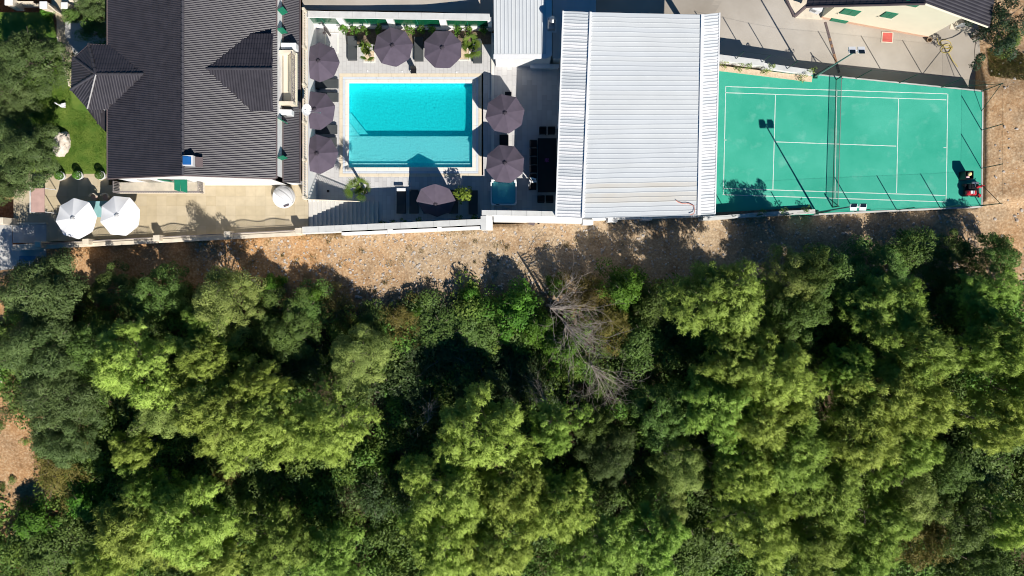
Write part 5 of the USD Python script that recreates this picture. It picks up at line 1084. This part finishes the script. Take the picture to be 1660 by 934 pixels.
KINDS['c'] = ('pine_sapling', [lambda s=s: crown_cone(s) for s in (81, 82)], leaf_fresh, .8, 3.5, 'young pine')
made, turn = {}, {}
def plant(kind, px, py, rpx, h, label, zg=None, var=None):
    name, builds, mt, R0, H0, catg = KINDS[kind]
    k = turn.get(kind, 0); turn[kind] = k + 1; vi = (k if var is None else var) % len(builds)
    g = -1.5 if zg is None else zg
    for _ in range(3):
        c = P(px, py, g + h * .75)
        if zg is None: g = float(earth_z(c[0], c[1])) - .05
    r = rpx * S(g + h * .75) * (.94 if kind in ('py', 'pg') else 1); sc = (r / R0, r / R0, h / H0); rz = (k * 2.4 + px * .13) % 6.28
    loc = (c[0], c[1], g)
    if (kind, vi) not in made:
        T = Thing(name, label, catg, base=loc, rz=rz); T.x.AddScaleOp().Set(Gf.Vec3f(*map(float, sc)))
        cr, wd_ = builds[vi](); T.part('crown', cr, mt, local=True, normals=cr[2]); T.part('trunk', wd_, bark, local=True); made[(kind, vi)] = T
    else: copy_of(made[(kind, vi)], loc, rz, label, scale=sc)
G = None
TREES = [
 # left edge and lower left
 ('o', 62, 478, 72, 7.0, 'dusty green olive tree at the lane corner under the garden steps'), ('o', 58, 565, 66, 7.5, 'olive green tree above the round beige boulder at the left edge'), ('o', 82, 640, 64, 7.0, 'grey green spreading tree at the left edge below the boulder'),
 ('b', 140, 560, 50, 5.5, 'dark leafy tree between the left olives and the first bright pine'), ('b', 250, 480, 50, 5.0, 'dark shaded tree in the wood just below the white parasols'), ('b', 180, 470, 40, 4.0, 'low dark tree in the shade of the lane left of the orange earth'),
 ('l', 360, 488, 58, 7.0, 'speckled pale green tree at the left end of the sunlit orange lane'), ('b', 460, 545, 52, 4.6, 'dark green bushy tree below the left part of the orange lane'), ('l', 580, 580, 54, 6.0, 'round fine leaved grey green tree below the middle of the lane'),
 ('py', 205, 588, 72, 9.0, 'bright yellow green pine, uppermost at the left of the wood'), ('py', 325, 585, 48, 8.5, 'small bright pine right beside the uppermost left pine'), ('pg', 330, 525, 36, 6.5, 'narrow dark topped pine behind the small bright pine'),
 ('py', 345, 672, 70, 10.0, 'big yellow pine, left half of the large bright crown left of centre'), ('py', 420, 690, 78, 10.0, 'big yellow pine, middle of the large bright crown left of centre'), ('py', 530, 695, 66, 9.5, 'yellow pine at the right end of the large bright crown left of centre'), ('py', 415, 618, 42, 9.0, 'yellow pine tip rising above the large bright crown left of centre'),
 ('l', 265, 672, 46, 6.5, 'pale grey green tree squeezed between the two bright left pines'), ('py', 218, 728, 34, 7.0, 'little ragged yellow pine alone in the dark gap on the left'), ('o', 100, 720, 50, 5.5, 'grey green tree at the left edge beside the bare slope'),
 ('n', 95, 765, 46, 2.6, 'yellow brown shrub on the slope at the left edge'), ('f', 140, 815, 36, 3.2, 'fresh bright green shrub left of the lower left pines'), ('f', 55, 845, 34, 2.8, 'fresh green shrub near the bottom left on the bare slope'), ('n', 100, 690, 30, 2.8, 'brown leaved shrub beneath the grey green left trees'), ('s', 70, 905, 46, 3.0, 'dark shrub in the bottom left corner'),
 ('py', 215, 865, 74, 9.0, 'yellow pine at the bottom left, left half of the pair'), ('py', 305, 855, 80, 9.5, 'yellow pine at the bottom left, right half of the pair'), ('pg', 240, 800, 46, 7.5, 'darker pine behind the bottom left yellow pair'), ('py', 350, 915, 55, 8.5, 'yellow pine cut by the bottom edge left of the middle'), ('py', 170, 925, 50, 8.0, 'yellow pine cut by the bottom edge at the lower left'),
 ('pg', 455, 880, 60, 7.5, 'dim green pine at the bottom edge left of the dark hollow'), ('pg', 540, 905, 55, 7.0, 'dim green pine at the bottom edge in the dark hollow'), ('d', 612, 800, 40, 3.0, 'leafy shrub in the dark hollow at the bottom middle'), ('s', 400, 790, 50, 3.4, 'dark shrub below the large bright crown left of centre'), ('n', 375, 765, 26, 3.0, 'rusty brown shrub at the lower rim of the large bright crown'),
 # edge of the lane
 ('s', 432, 480, 28, 3.0, 'small pointed dark shrub at the lane edge left'), ('s', 495, 497, 34, 2.2, 'low dark shrub at the lane edge under the stairs'), ('n', 545, 500, 30, 1.9, 'low brownish shrub at the lane edge left of the middle'), ('s', 602, 520, 34, 1.8, 'low shrub at the foot of the bare orange bay'), ('n', 652, 525, 36, 2.0, 'brownish low shrub in the middle of the lane edge'), ('s', 708, 535, 42, 2.0, 'dark leafy shrub on the lane edge under the tipped parasol'), ('s', 766, 530, 44, 2.2, 'dark leafy shrub on the lane edge left of the dead branches'),
 ('f', 842, 506, 40, 3.6, 'bright leafy shrub at the lane edge left of the dead branches'), ('n', 950, 475, 36, 3.6, 'brownish shrub behind the top of the dead branches'), ('f', 1010, 470, 36, 4.2, 'green shrub right above the dead branches'), ('f', 912, 560, 34, 4.0, 'bright green shrub under the dead branches'), ('f', 872, 530, 30, 3.6, 'green shrub at the root of the dead branches'), ('n', 995, 525, 34, 3.6, 'dull yellow shrub right of the dead branches'), ('s', 1040, 560, 44, 3.8, 'dark shrub in the gap right of the dead branches'),
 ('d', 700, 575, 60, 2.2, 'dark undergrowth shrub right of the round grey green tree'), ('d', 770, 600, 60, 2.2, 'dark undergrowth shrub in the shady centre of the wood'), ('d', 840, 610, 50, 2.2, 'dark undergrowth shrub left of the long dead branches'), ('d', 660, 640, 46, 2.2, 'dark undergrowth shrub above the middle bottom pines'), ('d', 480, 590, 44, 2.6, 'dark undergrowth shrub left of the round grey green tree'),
 # middle bottom
 ('py', 785, 700, 76, 9.0, 'yellow green pine above the centre of the lower wood'), ('pg', 895, 695, 44, 8.5, 'small green pine right of the central upper pine'), ('py', 735, 800, 72, 9.5, 'yellow pine left of the centre at the bottom'), ('py', 830, 800, 62, 9.5, 'yellow pine in the centre of the lower wood'), ('py', 720, 890, 66, 9.5, 'yellow pine at the bottom edge, left of centre'), ('py', 810, 885, 68, 9.5, 'yellow pine at the bottom edge near the centre'), ('py', 905, 820, 62, 9.0, 'yellow pine right of centre in the lower wood'),
 ('o', 985, 745, 46, 6.0, 'dull olive green crown under the long dead branches'), ('pg', 975, 890, 72, 9.0, 'mid green pine at the bottom edge right of centre'), ('pg', 1060, 880, 58, 8.5, 'mid green pine at the bottom edge beside the dark gap'), ('l', 1105, 760, 48, 6.5, 'pale leafy tree in the hollow left of the big right pines'), ('l', 1080, 830, 42, 6.0, 'pale leafy tree above the bottom dark gap'), ('b', 1075, 670, 52, 6.0, 'blue green leafy tree left of the big right pines'), ('b', 955, 690, 34, 5.0, 'small dark green tree beside the tip of the dead branches'), ('s', 1145, 880, 50, 3.2, 'dark shrub in the bottom gap right of centre'), ('b', 1190, 790, 40, 5.5, 'leafy tree at the lower rim of the big right pines'),
 # right
 ('pg', 1165, 487, 82, 9.0, 'large mid green pine nearest the white pavilion'), ('pg', 1195, 585, 62, 9.0, 'green pine just below the large pine by the pavilion'), ('py', 1255, 605, 70, 9.5, 'bright green pine left of the small bare twigs'), ('pg', 1165, 655, 62, 9.0, 'green pine at the left rim of the right hand pines'), ('py', 1235, 680, 68, 9.5, 'yellow green pine in the middle of the right hand pines'), ('pg', 1290, 735, 72, 9.5, 'mid green pine below the middle of the right hand pines'), ('py', 1220, 765, 56, 9.0, 'yellow green pine at the lower left of the right hand pines'), ('pg', 1345, 790, 70, 9.0, 'mid green pine above the lower right corner trees'), ('py', 1240, 860, 66, 9.0, 'yellow green pine at the bottom edge right'), ('pg', 1320, 885, 62, 8.5, 'green pine at the bottom edge further right'),
 ('b', 1352, 455, 56, 5.0, 'leafy dark green tree right of the tall one in front of the court'), ('b', 1322, 442, 42, 8.3, 'leafy dark green tree in front of the court, casting its shadow on it'), ('b', 1295, 510, 52, 6.5, 'blue green tree between the two big right pines'), ('b', 1430, 435, 52, 3.2, 'dark green tree by the lane below the court middle'), ('b', 1545, 424, 50, 3.0, 'dark shaded tree by the lane below the court corner'), ('b', 1620, 412, 40, 5.0, 'dark shaded tree at the right edge by the bank'),
 ('pg', 1440, 500, 68, 6.8, 'green pine below the lane in the right half'), ('pg', 1490, 570, 66, 9.5, 'green pine right of the small bare twigs'), ('py', 1440, 640, 66, 9.5, 'bright pine below the small bare twigs'), ('py', 1500, 660, 60, 9.5, 'yellow green pine by the dark gap at the right'), ('py', 1400, 700, 66, 9.5, 'yellow green pine in the heart of the right side'), ('pg', 1380, 600, 44, 8.0, 'dark side pine beside the small bare twigs'), ('pg', 1475, 725, 52, 9.0, 'green pine above the mixed leafy trees lower right'),
 ('pg', 1600, 490, 54, 6.4, 'rounded green pine near the upper right of the wood'), ('pg', 1640, 560, 50, 9.0, 'green pine cut by the right edge'), ('pg', 1590, 570, 42, 8.0, 'dark green pine beside the right edge gap'), ('py', 1618, 690, 50, 9.0, 'yellow pine near the right edge below the dark gap'), ('py', 1655, 640, 40, 9.0, 'yellow pine cut by the right edge halfway down'),
 ('l', 1480, 800, 52, 6.5, 'pale leafy tree in the lower right mix'), ('b', 1560, 850, 58, 6.5, 'blue green leafy tree at the lower right'), ('pg', 1430, 850, 58, 8.0, 'green pine left of the lower right leafy mix'), ('n', 1500, 870, 48, 5.0, 'yellow brown crown at the bottom right'), ('py', 1640, 850, 44, 7.5, 'yellow pine in the bottom right corner'), ('b', 1540, 770, 50, 5.5, 'dull green tree under the right edge gap'), ('pg', 1390, 920, 50, 7.5, 'green pine cut by the bottom edge at the right'), ('b', 1600, 925, 50, 5.5, 'leafy tree cut by the bottom edge in the right corner'), ('s', 1590, 745, 56, 3.2, 'dark shrub in the gap at the right edge'), ('s', 1560, 500, 40, 3.0, 'dark shrub in the gap near the upper right pines'),
 ('l', 1290, 450, 44, 6.5, 'small pale leafy tree behind the large pine by the pavilion'), ('s', 1060, 500, 36, 3.4, 'shady shrub left of the large pine by the pavilion'), ('s', 1480, 405, 36, 3.0, 'shady shrub at the lane edge below the court')]
for px, py, h, lab in ((432, 462, 3.8, 'taller pointed young pine at the lane edge on the left'), (507, 480, 3.0, 'pointed young pine at the lane edge under the stairs'), (675, 505, 2.2, 'tiny young pine in the middle of the lane edge'), (760, 480, 2.6, 'young pine at the lane edge left of the leafy shrub'), (905, 463, 3.6, 'young pine behind the root of the dead branches'), (958, 468, 3.4, 'young pine right beside the shade of the big pines')):
    TREES.append(('c', px, py, 18, h, lab))
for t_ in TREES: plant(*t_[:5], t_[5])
# garden trees on the left and by the yellow house
for px, py, r, h, lab in ((40, 95, 58, 5.0, 'large olive tree on the lawn near the top left pillar'), (8, 150, 40, 4.5, 'olive tree at the left edge between the two lawn olives'), (36, 248, 58, 5.0, 'large olive tree on the lawn by the pale boulder'), (6, 300, 28, 4.2, 'olive tree at the left edge above the garden steps'), (150, 8, 26, 4.0, 'olive tree by the villa corner behind the gate')):
    plant('o', px, py, r, h, lab, zg=0.0)
plant('s', 150, 45, 24, 2.4, 'dark shrub in the shaded courtyard beside the villa', zg=0.0); plant('s', 115, 22, 14, 1.6, 'bright edged shrub beside the courtyard gate pillar', zg=0.0); plant('f', 72, 22, 9, 1.0, 'small fresh green shrub under the lawn gate pillar', zg=0.0)
plant('k', 1640, 30, 56, 7.0, 'sparse tree with backlit darkness painted into its leaves beside the yellow house at the right edge', zg=-1.4); plant('s', 1635, 64, 22, 2.6, 'green bush at the foot of the sparse tree by the yellow house', zg=-1.2)
# dead branches
for px, py, h, sp, n, seed, lab in ((893, 500, 5.2, (4.7, -.05, .5), 26, 3, 'grey dead tree with long bare branches fanning right'), (918, 528, 5.0, (5.2, -.95, .32), 25, 5, 'bare dead branches trailing down from the dead tree'), (960, 595, 4.6, (4.2, -1.0, .35), 18, 8, 'lowest fan of bare brown twigs below the dead tree'), (1338, 620, 6.5, (2.0, 1.0, 2.2), 16, 12, 'small cluster of pale bare twigs among the right hand pines'), (1085, 745, 5.0, (3.6, -.35, .5), 9, 15, 'few pale bare sticks beside the pale leafy tree'), (885, 655, 3.5, (3.0, 2.4, .6), 10, 17, 'thin bare twigs above the centre of the lower wood'), (1395, 775, 6.0, (2.6, -.2, .8), 7, 19, 'bare pale sticks poking out below the right hand pines'), (690, 690, 4.5, (3.0, 1.2, .6), 8, 23, 'bare pale twigs left of the central upper pine')):
    c = P(px, py, h - 1.5); gz = float(earth_z(c[0], c[1]))
    T = Thing('dead_tree', lab, 'dead tree', base=(c[0], c[1], gz)); T.part('branches', dead_tree(seed, sp, h + .8, n), dead_wood, local=True)
# undergrowth of the wood: nobody could count it
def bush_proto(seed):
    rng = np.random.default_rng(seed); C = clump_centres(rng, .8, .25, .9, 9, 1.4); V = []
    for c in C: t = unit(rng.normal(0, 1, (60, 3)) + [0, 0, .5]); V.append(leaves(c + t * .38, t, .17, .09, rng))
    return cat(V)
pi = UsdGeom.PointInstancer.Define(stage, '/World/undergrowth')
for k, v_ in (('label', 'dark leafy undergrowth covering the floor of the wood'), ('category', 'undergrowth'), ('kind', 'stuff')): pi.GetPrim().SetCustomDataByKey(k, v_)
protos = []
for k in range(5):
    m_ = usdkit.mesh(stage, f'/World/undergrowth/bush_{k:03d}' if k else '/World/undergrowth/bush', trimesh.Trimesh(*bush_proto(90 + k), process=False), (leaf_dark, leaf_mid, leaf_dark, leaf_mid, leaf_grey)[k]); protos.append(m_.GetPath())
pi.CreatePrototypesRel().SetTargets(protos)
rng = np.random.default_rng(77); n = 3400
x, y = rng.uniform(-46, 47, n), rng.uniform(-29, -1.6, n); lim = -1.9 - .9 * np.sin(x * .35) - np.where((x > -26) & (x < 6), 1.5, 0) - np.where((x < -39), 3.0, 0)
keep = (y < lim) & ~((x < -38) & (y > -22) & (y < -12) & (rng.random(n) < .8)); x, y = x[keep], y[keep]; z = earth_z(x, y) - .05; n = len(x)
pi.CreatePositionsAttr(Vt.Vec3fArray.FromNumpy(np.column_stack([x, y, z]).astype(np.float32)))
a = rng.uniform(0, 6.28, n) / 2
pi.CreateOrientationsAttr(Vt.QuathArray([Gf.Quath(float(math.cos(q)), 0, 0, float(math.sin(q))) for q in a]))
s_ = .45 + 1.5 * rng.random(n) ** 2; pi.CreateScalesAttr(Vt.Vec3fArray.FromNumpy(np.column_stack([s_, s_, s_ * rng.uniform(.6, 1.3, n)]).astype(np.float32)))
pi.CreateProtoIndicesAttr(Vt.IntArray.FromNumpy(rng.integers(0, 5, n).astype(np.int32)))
# palms and small plants by the pool
def palm(name, px, py, zg, h, n, L, label, mt):
    c = P(px, py, zg + h); T = Thing(name, label, 'palm tree', base=(c[0], c[1], zg)); rng = np.random.default_rng(int(px))
    T.part('trunk', tube([(0, 0, 0), (.03, 0, h * .5), (0, 0, h)], [.14, .11, .12], 8), bark, local=True)
    for i in range(n):
        az = i * 2.4 + rng.uniform(-.2, .2); el = rng.uniform(-.15, 1.35); st = L * rng.uniform(.25, .6); d = np.array([math.cos(az) * math.cos(el), math.sin(az) * math.cos(el), math.sin(el)])
        p = np.array([0, 0, h]) + d * st; side = unit(np.cross(d, [0, 0, 1.0])); upv = np.cross(side, d); V = [tube([(0, 0, h), tuple(p)], .015, 4)]
        for b in np.linspace(-.95, .95, 13):
            dd = unit(d * math.cos(b) + side * math.sin(b) + upv * .12); ln = L * rng.uniform(.45, .62) * (1 - .15 * abs(b)); w_ = np.cross(dd, upv) * .028
            m = p + dd * ln * .55; e = p + dd * ln + [0, 0, -.14 * ln]
            V.append((np.array([p, m - w_, m + w_, e]), np.array([[0, 1, 2], [1, 3, 2]])))
        T.part('frond', cat(V), mt, local=True)
    for i in range(7):
        az = i * .9; V = []; d0 = np.array([math.cos(az) * .5, math.sin(az) * .5, .85])
        for b in np.linspace(-.9, .9, 9):
            dd = unit(d0 + np.array([-math.sin(az), math.cos(az), 0]) * b * .8); w_ = unit(np.cross(dd, [0, .3, 1.0])) * .03; q0 = np.array([0, 0, h]); e = q0 + dd * L * .55
            V.append((np.array([q0 - w_ * .3, q0 + dd * L * .3 - w_, q0 + dd * L * .3 + w_, e]), np.array([[0, 1, 2], [1, 3, 2]])))
        T.part('young_frond', cat(V), mt, local=True)
    return T
palm_leaf = leafmat('palm_leaf', (0.07, 0.13, 0.015), (0.2, 0.27, 0.05), trans=.3, rnd=0)
palm('palm_tree', 584, 307, ZD, 2.7, 15, 1.5, 'tall fan palm at the foot of the pool stairs', palm_leaf)
palm('palm_tree', 596, 84, ZD, 1.1, 13, 1.15, 'small fan palm in the gravel bed beside the left parasol', palm_leaf)
palm('palm_tree', 762, 76, ZD, 1.1, 13, 1.15, 'small fan palm in the gravel bed beside the right parasol', palm_leaf)
c = P(749, 317, ZD + 1.6)
def leafy(name, px, py, zg, r, h, label, mt, n=160, L=.16, cat_='plant', seed=None):
    c = P(px, py, zg + h * .6); T = Thing(name, label, cat_, base=(c[0], c[1], zg)); rng = np.random.default_rng(seed or int(px * 7 + py))
    k = max(5, n // 22); C = clump_centres(rng, r * .75, h * .4, h * .9, k, 1.3); V = []
    for q in C: t = unit(rng.normal(0, 1, (n // k, 3)) + [0, 0, .4]); V.append(leaves(q + t * r * .38, t, L, L * .45, rng))
    T.part('foliage', cat(V), mt, local=True); T.part('stem', cat([tube([(0, 0, 0), tuple(q)], [.02, .008], 4) for q in C[:6]]), bark, local=True); return T
big = leafmat('big_leaf', (0.12, 0.18, 0.02), (0.32, 0.4, 0.06), trans=.3, rnd=0)
leafy('leafy_palm', 750, 316, ZD, .75, 2.6, 'bright leafy potted plant between the tipped parasol and right lounger', big, 420, .26)
one('plant_pot', lathe([(0, .02), (.2, 0), (.28, .45), (.3, .48), (.25, .48), (.22, .12), (0, .1)], 18, (P(750, 316, ZD + 1.6)[0], P(750, 316, ZD + 1.6)[1], ZD)), black_plastic, 'dark pot under the bright leafy plant by the right lounger', 'pot')
names = ['first', 'second', 'third', 'fourth', 'fifth', 'sixth', 'seventh', 'eighth', 'ninth', 'tenth']
for k, px in enumerate((556, 574, 590, 613, 662, 682, 700, 742, 760, 783)):
    leafy('wall_shrub', px, 47 + .008 * (px - 550), ZD, .42, 1.5, f'{names[k]} slender shrub from the left in the bed under the green wall', leaf_fresh, 200, .19, 'shrub')
for k, px in enumerate((618, 637, 656, 680, 745, 768)):
    leafy('bed_plant', px, 362 - .07 * (px - 618) * .9, ZD, .3, .6, f'{names[k]} low shaded plant from the left along the inside of the south wall', leaf_dark, 90, .15)
for k, (px, py, l) in enumerate(((96, 285, 'leftmost clipped ball shrub in a white pot at the lawn edge'), (125, 284, 'middle clipped ball shrub in a white pot at the lawn edge'), (161.5, 284, 'clipped ball shrub in a white pot beside the villa corner'))):
    c = P(px, py, .6); T = Thing('potted_shrub', l, 'potted shrub', base=(c[0], c[1], 0)); rng = np.random.default_rng(k + 40)
    T.part('pot', lathe([(0, .02), (.25, 0), (.36, .42), (.36, .46), (.3, .46), (.28, .36), (0, .36)], 20), white_metal, local=True)
    t = unit(rng.normal(0, 1, (900, 3)) + [0, 0, .3]); T.part('foliage', leaves(t * .33 + [0, 0, .66], t, .08, .05, rng, .5), leaf_fresh, local=True)
for k, (px, py, l) in enumerate(((1172, 103, 'trailing vine on the planter wall next to the white roof'), (1199, 111, 'bushy vine on the planter gravel left of the wall step'), (1214, 108, 'pale vine climbing the high part of the planter wall'), (1239, 116, 'vine at the step of the planter wall'), (1252, 108, 'vine over the low planter coping'), (1302, 124, 'vine at the end of the gravel bed'), (1318, 113, 'vine at the corner post of the planter'))):
    leafy('wall_vine', px, py, .15, .38, .7, l, leaf_light, 110, .14, 'vine')
for k, (px, py, l) in enumerate(((1235, 345, 'low weeds in the shaded planter bed, left'), (1272, 343, 'low weeds in the shaded planter bed, middle'), (1306, 341, 'low weeds at the sunny end of the planter bed'))):
    leafy('bed_weed', px, py, .12, .45, .6, l, leaf_dark, 90, .14, 'weeds')
rs_ = np.random.default_rng(31); tufts = [grass_blades([(x - r, y - r), (x + r, y - r), (x + r, y + r), (x - r, y + r)], 60, lambda x, y: earth_z(x, y), int(1000 + i), .16, .015) for i, (x, y, r) in enumerate(zip(rs_.uniform(-25, 10, 70), rs_.uniform(-3.0, 2.2, 70), rs_.uniform(.1, .35, 70)))]
one('bank_grass', cat(tufts + [grass_blades(W([(1607, 75), (1660, 85), (1660, 135), (1602, 125)], -.9), 5000, lambda x, y: earth_z(x, y), 12, .14, .02), grass_blades(W([(480, 377), (560, 374), (560, 388), (480, 390)], -.8), 500, lambda x, y: earth_z(x, y), 14, .12, .02), grass_blades(W([(715, 373), (770, 370), (770, 380), (715, 384)], -.8), 250, lambda x, y: earth_z(x, y), 16, .1, .02)]), leafmat('dry_grass', (0.13, 0.14, 0.03), (0.3, 0.26, 0.1), trans=.2, rnd=0), 'dry yellowish grass tufts on the bank and along the lane wall', 'grass', kind='stuff')
